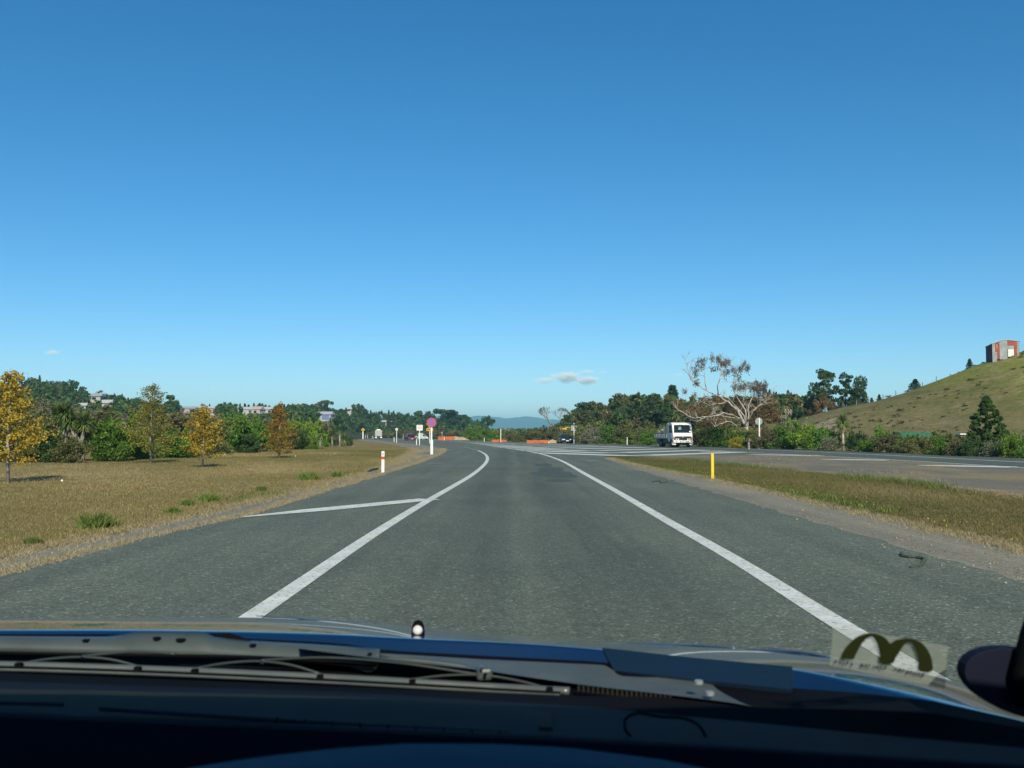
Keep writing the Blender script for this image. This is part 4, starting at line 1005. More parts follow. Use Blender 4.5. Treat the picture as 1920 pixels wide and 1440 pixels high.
# ------------------------------------------------------------------ the big pale gum tree
gY = 98.0
def gp(px, py, dy=0): return P(px, py, gY+dy)
root_g = gp(1403, 815); root_g.z = 0
gum = empty('gum_tree', root_g, 0, label='large half dead gum tree with pale bare limbs above the roadside shrubs', cat='tree')
def loc_(p): return Vector(p)-root_g
mb = MB(); rd = random.Random(77); tipz = []
def limb(pts, r0, r1, twigs=6):
    q = [loc_(gp(*p)) for p in pts]; line = []
    for i in range(len(q)-1):
        for k_ in range(4): line.append(q[i].lerp(q[i+1], k_/4)+Vector([rd.uniform(-.045, .045) for _ in range(3)]))
    line.append(q[-1]); n = len(line)
    mb.tube(line, [(r0+(r1-r0)*i/(n-1))*(.62 if r0 < .2 else .85) for i in range(n)], 7)
    for _ in range(twigs):
        i = rd.randint(n//3, n-1); p = line[i]; d = Vector((rd.uniform(-1, 1), rd.uniform(-.9, .9), rd.uniform(-.1, 1.1))).normalized(); l = rd.uniform(.5, 1.3)
        e = p+d*l; m = p+d*l*.5+Vector((0, 0, .08)); mb.tube([p, m, e], [.022, .014, .005], 4, cap=False)
        for __ in range(4):
            d2 = (d+Vector((rd.uniform(-.8, .8), rd.uniform(-.8, .8), rd.uniform(-.3, .7)))).normalized(); mb.tube([m, m+d2*l*.55], [.014, .004], 3, cap=False)
limb([(1403, 843), (1402, 815), (1399, 800), (1392, 787)], .24, .19, 0)
limb([(1392, 787), (1384, 770), (1370, 758, 1), (1352, 745, 1), (1335, 738, 2), (1318, 728, 2), (1303, 718, 2), (1293, 705, 2), (1289, 690, 2), (1284, 676, 2)], .18, .02, 14)
limb([(1400, 803), (1394, 780, -1), (1380, 762, -1), (1366, 748, -2), (1350, 738, -2)], .14, .06, 5)
limb([(1346, 740, 1), (1346, 722), (1350, 706), (1354, 690), (1352, 674)], .10, .02, 9)
limb([(1350, 706), (1362, 692), (1368, 678)], .05, .012, 6)
limb([(1324, 731, 2), (1322, 710, 2), (1320, 692, 2), (1316, 676, 3)], .08, .015, 8)
limb([(1303, 718, 2), (1294, 712, 3), (1289, 700, 3)], .04, .01, 4)
limb([(1397, 795), (1399, 770), (1376, 735, 1), (1378, 712, 1), (1388, 698, 2), (1398, 686, 2)], .10, .015, 10)
limb([(1402, 800), (1404, 778), (1403, 760), (1412, 742, 1), (1420, 726, 1)], .13, .03, 9)
limb([(1402, 790), (1412, 772, -1), (1424, 760, -1), (1438, 750, -1), (1446, 738, -1)], .10, .02, 10)
limb([(1404, 775), (1395, 752), (1393, 735)], .05, .02, 6)
limb([(1408, 775), (1418, 765), (1430, 758), (1443, 757)], .07, .015, 7)
limb([(1390, 788), (1374, 778, -1), (1356, 774, -2), (1345, 780, -2), (1322, 782, -3), (1304, 784, -3), (1288, 778, -3), (1270, 768, -3), (1262, 758, -3)], .12, .02, 12)
limb([(1322, 782, -3), (1308, 790, -3), (1298, 788, -3)], .07, .02, 3)
limb([(1384, 800, -1), (1368, 790, -2), (1352, 794, -2), (1340, 800, -2)], .09, .03, 5)
limb([(1366, 752), (1348, 757), (1330, 760), (1312, 752)], .08, .015, 8)
limb([(1388, 784), (1364, 782), (1342, 776), (1335, 771)], .07, .02, 5)
mb.build('trunk', bark_pale, gum, smooth=True)
rs3 = np.random.RandomState(31); lfy = Leafy()
for px, py, rx, ry, n, dy in ((1316, 676, 9, 5, 190, 2), (1308, 690, 9, 4, 150, 2), (1320, 686, 5, 4, 80, 2), (1334, 672, 4, 6, 90, 1), (1346, 670, 6, 7, 220, 0), (1354, 680, 8, 6, 220, 0), (1366, 676, 8, 5, 230, 0),
                             (1342, 690, 7, 4, 160, 0), (1359, 697, 4, 3, 60, 0), (1370, 693, 9, 5, 220, 1), (1389, 690, 9, 5, 230, 2), (1398, 684, 6, 5, 160, 2), (1402, 692, 4, 6, 90, 2), (1384, 700, 8, 3, 110, 2),
                             (1303, 700, 5, 4, 110, 2), (1302, 716, 6, 4, 110, 2), (1384, 712, 7, 4, 110, 1), (1283, 732, 5, 4, 70, 3), (1392, 722, 16, 5, 420, 1), (1415, 725, 18, 7, 800, 1), (1428, 722, 9, 6, 300, 1), (1380, 726, 8, 4, 160, 0), (1302, 738, 4, 5, 60, 2)):
    p = np.array(loc_(gp(px, py, dy))); s = gY/F; nk = max(4, n//22)
    for _k in range(nk):
        c_ = p+rs3.normal(0, .62, 3)*np.array([rx*s, rx*s*.9, ry*s]); m_ = rs3.randint(14, 34); t_ = rs3.uniform(.15, .75)
        lfy.add(c_+rs3.normal(0, 1, (m_, 3))*np.array([.11, .11, .15])-np.array([0, 0, .08]), .080, np.clip(rs3.normal(t_, .18, m_), 0, 1), np.tile([0, 0, -1.0], (m_, 1)))
V, Fq, T = lfy.arrays(rs3, .4); c = bpy.data.objects.new('crown', npmesh('gum_crown', V, Fq, T, L['gum'])); COL.objects.link(c); c.parent = gum
lfy = Leafy()
for px, py, rx, ry, n, dy in ((1335, 752, 22, 9, 750, 3), (1360, 758, 16, 10, 500, 3), (1385, 752, 14, 12, 500, 3), (1412, 760, 20, 14, 1100, 3), (1436, 768, 16, 14, 800, 2), (1445, 750, 10, 12, 360, 1), (1350, 790, 20, 8, 520, 2),
                             (1290, 770, 18, 9, 520, 0), (1272, 756, 10, 8, 260, 0), (1425, 742, 16, 8, 420, 2), (1320, 772, 18, 8, 420, 0), (1420, 788, 18, 10, 700, 2), (1375, 775, 14, 8, 360, 3), (1452, 780, 12, 10, 420, 2), (1330, 795, 20, 8, 420, 3)):
    p = np.array(loc_(gp(px, py, dy))); s = gY/F; lfy.add(p+rs3.normal(0, .55, (n, 3))*np.array([rx*s, rx*s*.6, ry*s]), .075, np.clip(rs3.normal(.45, .25, n), 0, 1))
V, Fq, T = lfy.arrays(rs3, .5); c = bpy.data.objects.new('crown', npmesh('gum_crown', V, Fq, T, L['russet'])); COL.objects.link(c); c.parent = gum; c['label'] = 'russet dying foliage low in the crown'
# pampas plumes
def pampas(px, py, Y, n, hpx, lb, seed):
    rs_ = np.random.RandomState(seed); lf = Leafy(); z0 = H(X(px, Y), Y); top = CAMZ+(815-py)/F*Y
    root = empty('pampas_grass', (X(px, Y), Y, z0), 0, label=lb, cat='plant'); pl = Leafy()
    mb = MB()
    for i in range(n):
        dx = (i-(n-1)/2)*hpx*.55*Y/F; h = top-z0+rs_.uniform(-.3, .2)*hpx*Y/F
        mb.tube([(dx*.2, 0, 0), (dx*.7, 0, h*.6), (dx, 0, h)], .015, 4)
        t = rs_.uniform(-1, 1, 120); pl.add(np.stack([dx+rs_.normal(0, .07, 120)*(1-abs(t)*.6), rs_.normal(0, .07, 120), h+t*hpx*.5*Y/F], 1), .05, rs_.uniform(0, 1, 120))
    mb.build('stem', bark_grey, root)
    V, Fq, T = pl.arrays(rs_); c = bpy.data.objects.new('plume', npmesh('plume', V, Fq, T, L['cream'])); COL.objects.link(c); c.parent = root
    o = blades('leaves', [(rs_.normal(0, .35), rs_.normal(0, .3), 0) for _ in range(60)], [max(.6, (top-z0)*.6)]*60, L['olive'], None, .5, per=6, spread=.1, wdt=.02, kind=None, seed=seed); o.parent = root
pampas(227, 798, 60, 3, 13, 'pale pampas plumes above the shrubs left of the tallest young tree', 1)
pampas(1469, 781, 115, 3, 7, 'cream pampas plumes between the gum tree and the cut bank', 2)
pampas(1478, 771, 120, 3, 9, 'taller cream pampas plumes behind the first clump', 3)
pampas(1092, 822, 146, 3, 7, 'small pale plumes right of the square sign back', 5)

# ------------------------------------------------------------------ houses
roofm = {'grey': solid('roof_grey', (.33, .35, .36), .7), 'white': solid('roof_white', (.46, .46, .45), .7), 'pink': solid('roof_pink', (.50, .36, .31), .7), 'blue': solid('roof_blue', (.38, .40, .42), .7)}
wallm = solid('house_wall', (.40, .40, .37), .8, var=.08)
wall_blue = solid('house_wall_blue', (.14, .20, .42), .8)
for (px, py, Y, wd, dp, wh, rf, lb) in HDATA:
    wd *= .62; dp *= .7; wh *= .72
    x = X(px, Y); zc = CAMZ+(815-py)/F*Y; zb = zc-wh/2
    hz = H(x, Y)
    r = empty('house', (x, Y, max(zb, hz-.6)), rnd.uniform(-.25, .25), label=lb, cat='house', group='houses on the left hillside')
    low = min(-.2, hz-zb-.4)
    MB().box((0, 0, (wh+low)/2), (wd, dp, wh-low)).build('wall', wallm, r)
    ov = .35; hr = wh*.55
    MB().add([(-wd/2-ov, -dp/2-ov, wh-.08), (wd/2+ov, -dp/2-ov, wh-.08), (wd/2+ov, dp/2+ov, wh-.08), (-wd/2-ov, dp/2+ov, wh-.08), (-wd/2-ov*.6, 0, wh+hr), (wd/2+ov*.6, 0, wh+hr)],
             [(0, 1, 5, 4), (2, 3, 4, 5), (1, 2, 5), (3, 0, 4), (3, 2, 1, 0)]).build('roof', roofm[rf], r)
    n = max(1, int(wd/2.6))
    for i in range(n):
        cx = -wd/2+(i+.5)*wd/n
        MB().box((cx, -dp/2-.03, wh*.55), (1.2, .08, wh*.42)).build('window', glass_d, r)
    if rf == 'blue': MB().box((.6, -dp/2-.06, wh*.45), (2.6, .1, wh*.8)).build('front_panel', wall_blue, r)

# ------------------------------------------------------------------ corrugated shed on the hill
shx = P(1881, 676, 150); shY = 150.0; s = shY/F
shed = empty('shed', (0, 0, 0), 0, label='tall rusty red and grey corrugated iron shed on top of the right hill', cat='shed')
A = P(1861, 676, shY); B = Vector((A.x+3.75*math.cos(R(8.7)), A.y-3.75*math.sin(R(8.7)), 0))
cA = Vector((A.x, A.y)); cB = Vector((B.x, B.y)); ux = (cB-cA).normalized(); uy = Vector((-ux.y, ux.x)); Wd = (cB-cA).length
shed.location = (A.x, A.y, 0); shed.rotation_euler = (0, 0, math.atan2(ux.y, ux.x))
zg = CAMZ+(815-672)/F*shY; zA = CAMZ+(815-644)/F*shY; zT = CAMZ+(815-637)/F*shY; zB = CAMZ+(815-641.5)/F*(shY+1.5)
iron_red = solid('iron_red', (.34, .075, .05), .7, var=.45, scale=1.6); iron_grey = solid('iron_grey', (.36, .38, .37), .55, .2, var=.25, scale=1.2); iron_shade = solid('iron_shaded', (.10, .055, .09), .7, var=.4, scale=1.2); iron_wh = solid('iron_white', (.78, .78, .72), .6)
def corr(x0, x1, z0, z1, mt, name='corrugated_panel', y=0, plane='x', step=.095):
    n = max(4, int((x1-x0)/step*2)); rows = [[], []]
    for i in range(n+1):
        x = x0+(x1-x0)*i/n; d = y-(.02 if i % 2 else 0)
        for r_, z in ((0, z0), (1, z1(x) if callable(z1) else z1)): rows[r_].append((x, d, z) if plane == 'x' else (d, x, z))
    return MB().grid(rows).build(name, mt, shed, fix=False)
Dp = 3.0
top = lambda x: zA+(zT-zA)*min(1, x/(Wd*.45)) if x < Wd*.45 else zT+(zB-zT)*(x-Wd*.45)/(Wd*.55)
low = zg-2.2
cuts = [0, .26, .43, .58] 
MB().box((Wd/2, Dp/2+.05, (low+zA)/2-.1), (Wd-.1, Dp-.1, zA-low-.3)).build('frame', solid('shed_inside', (.03, .03, .03), .9), shed)
corr(0, .10*Wd, zg-.5, top, iron_grey); corr(.10*Wd, .27*Wd, zg+1.0, top, iron_red, y=-.002); corr(.15*Wd, .19*Wd, zg+1.6, zA-.1, iron_grey, y=-.045, name='rust_stripe')
corr(.0*Wd, .17*Wd, zg-.75, zg+1.0, iron_grey, y=-.03); corr(.17*Wd, .27*Wd, zg-.1, zg+1.1, iron_red, y=-.03)
corr(.27*Wd, .56*Wd, zg-.15, top, iron_grey, y=-.004); corr(.56*Wd, .80*Wd, zA-.35, top, iron_red, y=-.006); corr(.56*Wd, .80*Wd, zg+1.35, zA-.35, iron_grey, y=-.008)
corr(.58*Wd, .80*Wd, zg+.25, zg+1.35, iron_wh, y=-.02); corr(.80*Wd, .92*Wd, zg+.1, top, iron_red, y=-.003); corr(.92*Wd, Wd, zg+.2, top, iron_grey)
corr(0.0, Dp, low, zA-.12, iron_shade, y=-.01, plane='y', name='side_panel')  # side turned from the sun, its shade put into a darker iron
corr(0.0, Dp, zg-.6, zB-.1, iron_grey, y=Wd+.01, plane='y', name='side_panel')
MB().add([(-.12, -.1, zA+.02), (-.12, Dp+.1, zA-.25), (Wd*.45, -.1, zT+.06), (Wd*.45, Dp+.1, zT-.1), (Wd+.15, -.1, zB+.02), (Wd+.15, Dp+.1, zB-.2)]+[(-.12, -.1, zA-.06), (-.12, Dp+.1, zA-.33), (Wd*.45, -.1, zT-.02), (Wd*.45, Dp+.1, zT-.18), (Wd+.15, -.1, zB-.06), (Wd+.15, Dp+.1, zB-.28)],
         [(0, 2, 3, 1), (2, 4, 5, 3), (6, 7, 9, 8), (8, 9, 11, 10), (0, 6, 8, 2), (2, 8, 10, 4), (4, 10, 11, 5), (1, 3, 9, 7), (3, 5, 11, 9), (0, 1, 7, 6)]).build('roof', iron_grey, shed)
# hill top fences
def wirefence(pts, lb, hgt=1.0, wires=3, step=1.8):
    r = empty('wire_fence', (0, 0, 0), 0, label=lb, cat='fence')
    last = None; mbw = MB()
    for a, b in zip(pts, pts[1:]):
        d = math.hypot(b[0]-a[0], b[1]-a[1]); n = max(1, int(d/step))
        for i in range(n):
            x, y = a[0]+(b[0]-a[0])*i/n, a[1]+(b[1]-a[1])*i/n; z = H(x, y)
            MB().box((x, y, z+hgt/2-.1), (.09, .09, hgt+.2)).build('post', wood_g, r)
            if last:
                for w_ in range(wires): mbw.tube([(last[0], last[1], last[2]+hgt*(.35+.3*w_)), (x, y, z+hgt*(.35+.3*w_))], .012, 3)
            last = (x, y, z)
    mbw.build('wire', grey_metal, r)
wirefence([(76.0, 152), (86, 152)], 'post and wire fence right of the corrugated shed on the hilltop', 1.0, 3, 1.3)
wirefence([(52, 166), (58, 164), (63.5, 162), (68.5, 158)], 'thin fence posts along the skyline of the right hill', .9, 1, 1.7)

# ------------------------------------------------------------------ road furniture
def marker(px, base, hpx, label, band=True, name='marker_post', group='white marker posts', Y=None):
    g = G(px, base) if Y is None else Vector((X(px, Y), Y, 0)); h = hpx*g.y/F
    r = empty(name, g, 0, label=label, cat='marker post', group=group)
    wd = max(.10, .09)
    if band:
        MB().box((0, 0, h*.31), (wd, .05, h*.62)).build('lower_post', white, r)
        MB().box((0, 0, h*.69), (wd*1.02, .053, h*.13)).build('red_band', red_p, r)
        MB().box((0, 0, h*.875), (wd, .05, h*.24)).build('upper_post', white, r)
        MB().box((0, -.029, h*.875), (wd*.35, .012, h*.12)).build('reflector', grey_metal, r)
    else:
        MB().box((0, 0, h*.5), (wd, .05, h)).build('post', white, r, bevel=.006)
        MB().box((0, -.029, h*.82), (wd*.6, .012, h*.10)).build('reflector', red_p, r)
    return r
marker(718, 887, 41, 'nearest white marker post with a red band, on the left gravel shoulder')
marker(833, 825.8, 8, 'white marker post before the tan bank on the bend', True)
marker(1421.5, 841.5, 21, 'white and red marker post leaning beside the round sign back', True)
for px, b, h, lb in ((739, 828.8, 9, 'white marker post left of the small round sign'), (781, 834.2, 11, 'white marker post left of the white notice board post'), (685, 822, 7, 'white marker post just right of the yellow diamond sign'),
                     (689, 822, 7, 'second white marker post right of the yellow diamond sign'), (701, 823, 9, 'white marker post left of the distant truck'), (756, 822.8, 7, 'white marker post left of the dark red car'), (761, 822.6, 6, 'white marker post touching the dark red car'),
                     (908, 828.6, 8, 'white marker post below the green shrubs beyond the hatching'), (1176, 834, 14, 'white marker post before the lime shrub left of the truck'), (1029, 831.6, 4, 'short white post at the right end of the longer orange net'),
                     (698, 822.4, 6, 'short white marker post third from the yellow diamond sign')):
    marker(px, b, h, lb, False)
g = G(1336, 899); h = 47*g.y/F
r = empty('yellow_post', g, 0, label='bright yellow marker post on the grass island', cat='marker post')
MB().box((0, 0, h/2-.02), (.085, .06, h+.04)).build('post', yellow_p, r, bevel=.008); MB().box((0, 0, h+.012), (.075, .05, .02)).build('cap', yellow_p, r)

def post(r, h, wd=.09, mt=None, base=None):
    MB().box((0, 0, h/2-.1), (wd, wd, h+.2)).build('post', mt or white, r, bevel=.006)
    if base: MB().box((.02, -.02, base/2), (wd*1.7, wd*1.7, base)).build('post_sleeve', white, r, bevel=.01)
# disc sign
g = G(809, 852); s = g.y/F; cz = CAMZ+(815-792)*s
r = empty('disc_sign', g, 0, label='red and blue no stopping disc sign on a thick white post', cat='road sign')
post(r, cz-.1, .10, white, .95)
MB().disc((0, -.075, cz), .31, .02, n=40).build('disc', blue_p, r)
MB().disc((0, -.086, cz), .312, .022, n=40, r0=.235).build('red_ring', red_p, r)
MB().box((0, -.088, cz), (.46, .012, .055), ry=R(45)).build('red_bar', red_p, r)
MB().box((0, -.0905, cz), (.46, .012, .055), ry=R(-45)).build('red_bar', red_p, r)
# yellow diamond + plate behind it
Y = 150.0; s = Y/F
r = empty('warning_sign', (X(806, Y), Y, 0), 0, label='yellow diamond warning sign with a plate below, behind the disc sign', cat='road sign')
cz = CAMZ+(815-795)*s; post(r, cz, .09); MB().box((0, -.07, cz), (.72, .02, .72), ry=R(45)).build('diamond', amber_p, r)
cz = CAMZ+(815-805.5)*s; MB().box((0, -.07, cz), (.95, .02, .40)).build('plate', amber_p, r)
for i in range(3): MB().box((-.27+i*.27, -.085, cz), (.16, .01, .16)).build('mark', black_p, r)
# white notice board
Y = 128.0; s = Y/F
r = empty('notice_sign', (X(787, Y), Y, 0), 0, label='small white rectangular notice board with reddish lines of text', cat='road sign')
cz = CAMZ+(815-802)*s; post(r, cz, .09, white); MB().box((0, -.06, cz), (.76, .02, .70)).build('board', white, r)
dkred = solid('dull_red_print', (.35, .12, .10), .6)
MB().box((0, -.074, cz+.22), (.5, .008, .05)).build('text_line', dkred, r); MB().box((0, -.074, cz+.05), (.58, .008, .05)).build('text_line', dkred, r); MB().box((0, -.074, cz-.13), (.46, .008, .05)).build('text_line', dkred, r)
# distant yellow diamond with arrow
Y = 300.0; s = Y/F
r = empty('warning_sign', (X(681, Y), Y, 0), 0, label='distant yellow diamond arrow sign left of the truck', cat='road sign')
cz = CAMZ+(815-806)*s; post(r, cz, .30, white); MB().box((0, -.17, cz), (.82, .02, .82), ry=R(45)).build('diamond', amber_p, r)
MB().box((.03, -.19, cz), (.30, .012, .1), ry=R(30)).build('arrow', black_p, r); MB().box((-.1, -.19, cz-.02), (.1, .012, .3), ry=R(10)).build('arrow', black_p, r)
# small round sign
Y = 165.0; s = Y/F
r = empty('disc_sign', (X(744, Y), Y, 0), 0, label='small round white sign with red centre on a thin white post', cat='road sign')
cz = CAMZ+(815-805)*s; post(r, cz, .09, white); MB().disc((0, -.06, cz), .21, .02).build('disc', white, r); MB().disc((0, -.073, cz), .08, .012).build('red_centre', red_p, r)
# sign backs
Y = 152.0; s = Y/F
r = empty('square_sign', (X(1073, Y), Y-4, 0), R(6), label='back of a square grey sign on a white post beside the navy car', cat='road sign')
cz = CAMZ+(815-803)*s; post(r, cz+.75, .11, white); MB().box((0, .08, cz), (.86, .02, .78)).build('panel', alu, r); MB().box((0, .0685, cz+.2), (.8, .012, .05)).build('bracket', grey_metal, r); MB().box((0, .0685, cz-.2), (.8, .012, .05)).build('bracket', grey_metal, r)
g = G(1424, 841.5); s = g.y/F
r = empty('round_sign', g, R(5), label='grey back of a round sign on a white post in front of the gum tree', cat='road sign')
cz = CAMZ+(815-790)*s; post(r, cz+.3, .11, white); MB().box((.075, 0, .9), (.04, .06, 1.9)).build('red_edge', red_p, r)
MB().disc((0, .085, cz), .34, .02, n=32).build('disc', alu, r); MB().box((0, .072, cz+.12), (.5, .012, .05)).build('bracket', grey_metal, r)
Y = 175.0
r = empty('tall_post', (X(939, Y), Y, 0), 0, label='tall plain white post beyond the hatching', cat='post'); MB().box((0, 0, 1.1), (.11, .11, 2.4)).build('post', white, r); MB().box((0, 0, 2.32), (.13, .13, .05)).build('cap', white, r)
Y = 245.0
r = empty('road_sign', (X(789, Y), Y, 0), 0, label='pale green sign back standing behind the white notice board', cat='road sign')
MB().box((0, 0, 1.0), (1.15, .03, 1.35)).build('panel', solid('pale_green', (.42, .52, .48), .5), r)
for sx in (-.5, .5): MB().box((sx, .07, .8), (.08, .08, 1.8)).build('post', grey_metal, r)
Y = 262.0
r = empty('thin_post', (X(829, Y), Y, 0), 0, label='thin grey post above the tan bank on the bend', cat='post'); MB().box((0, 0, .9), (.12, .1, 1.8)).build('post', grey_metal, r); MB().box((0, 0, 1.9), (.16, .12, .25)).build('reflector', white, r)

def netting(px0, px1, pb, pt, Y, lb):
    x0, x1 = X(px0, Y), X(px1, Y); z1 = CAMZ+(815-pt)/F*Y
    r = empty('safety_fence', (x0, Y, 0), 0, label=lb, cat='fence', group='orange safety netting')
    rows = [[], [], []]; n = 14; rd = random.Random(int(px0))
    for i in range(n+1):
        x = (x1-x0)*i/n; sg = rd.uniform(-.04, .02)
        for k_, t in ((0, .04), (1, .5), (2, 1.0)): rows[k_].append((x, rd.uniform(-.03, .03), z1*t+sg*t))
    MB().grid(rows).build('net', net_orange, r, fix=False)
    for k_ in range(max(2, int((x1-x0)/1.6))+1):
        x = (x1-x0)*k_/max(2, int((x1-x0)/1.6)); MB().box((x, .04, z1/2), (.05, .05, z1+.12)).build('stake', wood_g, r)
netting(988, 1028, 831.5, 825, 153, 'longer orange safety net left of the navy car')
netting(922, 950, 828.6, 824.3, 176, 'shorter orange safety net near the tall white post')
netting(822, 852, 825, 818.5, 240, 'distant orange safety net beyond the bend')
# tan banks of soil
def mound(name, px, Y, w_, d_, h_, lb, seed):
    rows = []; n = 14
    for j in range(n):
        row = []
        for i in range(n*2):
            u, v = i/(n*2-1)*2-1, j/(n-1)*2-1; q = max(0, 1-u*u)*max(0, 1-v*v)
            row.append((X(px, Y)+u*w_/2, Y+v*d_/2, q**.5*h_*(1+.35*mnoise.noise(Vector((u*3, v*3, seed))))+H(X(px, Y), Y)-.02))
        rows.append(row)
    tag(MB().grid(rows).build(name, soil, smooth=True, fix=False), lb, 'mound')
mound('soil_mound', 858, 250, 7, 4, .85, 'low tan soil bank behind the distant net', 1)
mound('soil_mound', 1037, 156, 2.0, 2.0, .55, 'small pile of tan soil left of the navy car', 2)
mound('soil_mound', 948, 420, 12, 6, 3.2, 'pale bare earth patch in the gap below the blue hills', 3)
# cut bank on the hill foot
rows = []
for j in range(16):
    row = []
    for i in range(34):
        px = 1506+i*2.1; Y = 120+j*1.7; x = X(px, Y)
        row.append((x, Y, H(x, Y)+.06+.30*mnoise.noise(Vector((x*.5, Y*.4, 3)))-.35*(max(0, abs(i-16.5)-11)/5)**2-.3*(max(0, abs(j-7.5)-5)/2)**2))
    rows.append(row)
bank = solid('cut_bank_rock', (.26, .205, .125), 1, var=.6, scale=.9, bump=1)
tag(MB().grid(rows).build('cut_bank', bank, smooth=True, fix=False), 'eroded tan cut bank at the foot of the hill', kind='structure')
# bare patch on the knoll
Y = 224; mound('soil_mound', 1134, 208, 3.6, 5, 1.0, 'bare tan clearing near the top of the wooded knoll', 6)

# green shade cloth and hut on the hill foot
Y = 101.0; x0, x1 = X(1687, Y), X(1743, Y)
r = empty('shade_cloth_fence', (x0, Y, 0), 0, label='dark green shade cloth screen at the foot of the right hill', cat='screen')
zt, zb = CAMZ+(815-809.5)/F*Y, CAMZ+(815-832)/F*Y
rows = [[], []]
for i in range(17):
    x = (x1-x0)*i/16; rows[0].append((x, .06*math.sin(i*1.3), zb)); rows[1].append((x, .06*math.sin(i*1.3+.5), zt-.25*(i/16)*.4))
MB().grid(rows).build('cloth', green_net, r, fix=False)
for i in range(4): MB().box(((x1-x0)*i/3, .12, (zt+0)/2), (.08, .08, zt+.05)).build('post', wood_g, r)
MB().box((.35, .8, 1.1), (1.3, 1.2, .95)).build('side_cloth', solid('dark_cloth', (.012, .05, .04), .8), r)
Y = 104.0
r = empty('hut', (X(1802, Y), Y, H(X(1802, Y), Y)-.5), R(8), label='little brown hut with a white flat roof left of the conical tree', cat='hut')
zt = CAMZ+(815-815)/F*Y-r.location.z
MB().box((0, 0, zt/2), (.75, .9, zt)).build('wall', solid('hut_wall', (.22, .14, .10), .8), r); MB().box((-.05, -.05, zt+.06), (1.0, 1.2, .12)).build('roof', white, r); MB().box((-.1, -.46, zt*.5), (.3, .03, zt*.6)).build('door', wood_g, r)

# ------------------------------------------------------------------ flatbed truck
tk = empty('flatbed_truck', (17.55, 104.2, 0), R(9.5), label='white flatbed truck carrying pale timber, coming towards the camera', cat='truck')
# local: front faces -Y
cabp = [(0.02, .52), (0.0, 1.20), (.10, 1.42), (.38, 2.38), (.60, 2.54), (1.62, 2.56), (1.70, 2.45), (1.70, .60), (1.15, .52), (1.12, .72), (.98, .92), (.62, .92), (.46, .72), (.44, .52)]
MB().poly(cabp, -1.04, 1.04, 'YZ').build('cab', white, tk, bevel=.05)
MB().add([(-.92, .115, 1.50), (.92, .115, 1.50), (.84, .375, 2.30), (-.84, .375, 2.30), (-.92, .095, 1.50), (.92, .095, 1.50), (.84, .355, 2.30), (-.84, .355, 2.30)],
         [(0, 1, 2, 3), (7, 6, 5, 4), (4, 5, 1, 0), (5, 6, 2, 1), (6, 7, 3, 2), (7, 4, 0, 3)]).build('windscreen', glass_d, tk)
MB().box((-.25, .21, 1.98), (.34, .02, .34), rx=R(-17)).build('rear_window_glimpse', paleglass, tk); MB().box((.80, .115, 1.62), (.16, .015, .14), rx=R(-17)).build('windscreen_label', white, tk)
drv = MB().tube([(-.50, .62, 1.45), (-.50, .66, 1.75), (-.50, .66, 1.86)], [.17, .19, .07], 10).tube([(-.50, .64, 1.84), (-.50, .63, 1.95), (-.50, .64, 2.08)], [.07, .10, .05], 10)
for sx in (-1, 1):
    MB().poly([(.32, 1.50), (.55, 2.28), (1.25, 2.28), (1.25, 1.50)], sx*1.043, sx*1.058, 'YZ').build('side_window', glass_d, tk)
    MB().box((sx*1.05, .78, 1.2), (.02, .86, .5)).build('door_panel', white_dirty, tk)
    MB().box((sx*1.25, .12, 1.85), (.16, .05, .36)).build('mirror', black_p, tk); MB().tube([(sx*1.03, .3, 2.1), (sx*1.25, .14, 2.0), (sx*1.25, .14, 1.6), (sx*1.03, .2, 1.45)], .015, 5).build('mirror_arm', black_p, tk)
MB().box((0, -.015, 1.02), (1.74, .04, .20)).build('grille', black_p, tk); MB().box((0, -.04, 1.05), (.22, .02, .07)).build('badge', grey_metal, tk)
MB().box((0, -.012, .83), (1.9, .04, .16)).build('lamp_panel', black_p, tk)
for sx in (-1, 1):
    for k_ in (.72, .50): MB().disc((sx*k_, -.045, .84), .075, .05, n=14).build('headlight', lampglass, tk)
    MB().box((sx*.95, -.02, 1.0), (.16, .07, .16)).build('indicator', orange_l, tk)
    MB().box((sx*.92, .14, .38), (.40, .26, .26), taper=.8).build('step', white_dirty, tk)
    MB().box((sx*.95, .20, .30), (.3, .1, .1)).build('mudflap', black_p, tk)
MB().box((0, -.06, .60), (2.08, .14, .26)).build('bumper', white, tk, bevel=.03)
MB().box((.1, -.14, .60), (.42, .02, .12)).build('number_plate', lampglass, tk)
for sx in (-.75, -.32, .5, .85): MB().box((sx, -.14, .61), (.10, .02, .07)).build('bumper_hole', black_p, tk)
def wheel(x, y, r_, w_, par, dual=False):
    wb = MB().disc((x, y, r_), r_, w_, 'X', 20, r_*.55).build('wheel', tyre, par, bevel=.02)
    MB().disc((x, y, r_), r_*.56, w_*.7, 'X', 16, r_*.2).build('rim', grey_metal, wb); MB().disc((x, y, r_), r_*.22, w_*.8, 'X', 12).build('hub', white_dirty, wb)
for sx in (-1, 1): wheel(sx*.86, .80, .41, .24, tk); wheel(sx*.80, 4.3, .43, .46, tk)
MB().box((0, 3.1, .68), (.85, 5.4, .20)).build('chassis', black_p, tk); MB().box((0, .8, .41), (1.7, .12, .12)).build('axle', black_p, tk); MB().box((0, 4.3, .43), (1.6, .14, .14)).build('axle', black_p, tk)
MB().box((-.75, 2.45, .62), (.5, .9, .45)).build('fuel_tank', black_p, tk, bevel=.04)
MB().box((-.72, 5.35, .62), (.5, 1.0, .55)).build('under_tray_filler', black_p, tk, bevel=.03); MB().box((-.9, 3.35, .68), (.1, .5, .62)).build('under_tray_filler_board', black_p, tk); MB().box((.72, 2.6, .62), (.5, 1.1, .5)).build('under_tray_filler', black_p, tk, bevel=.03)  # black boxes and board added to darken the space under the tray
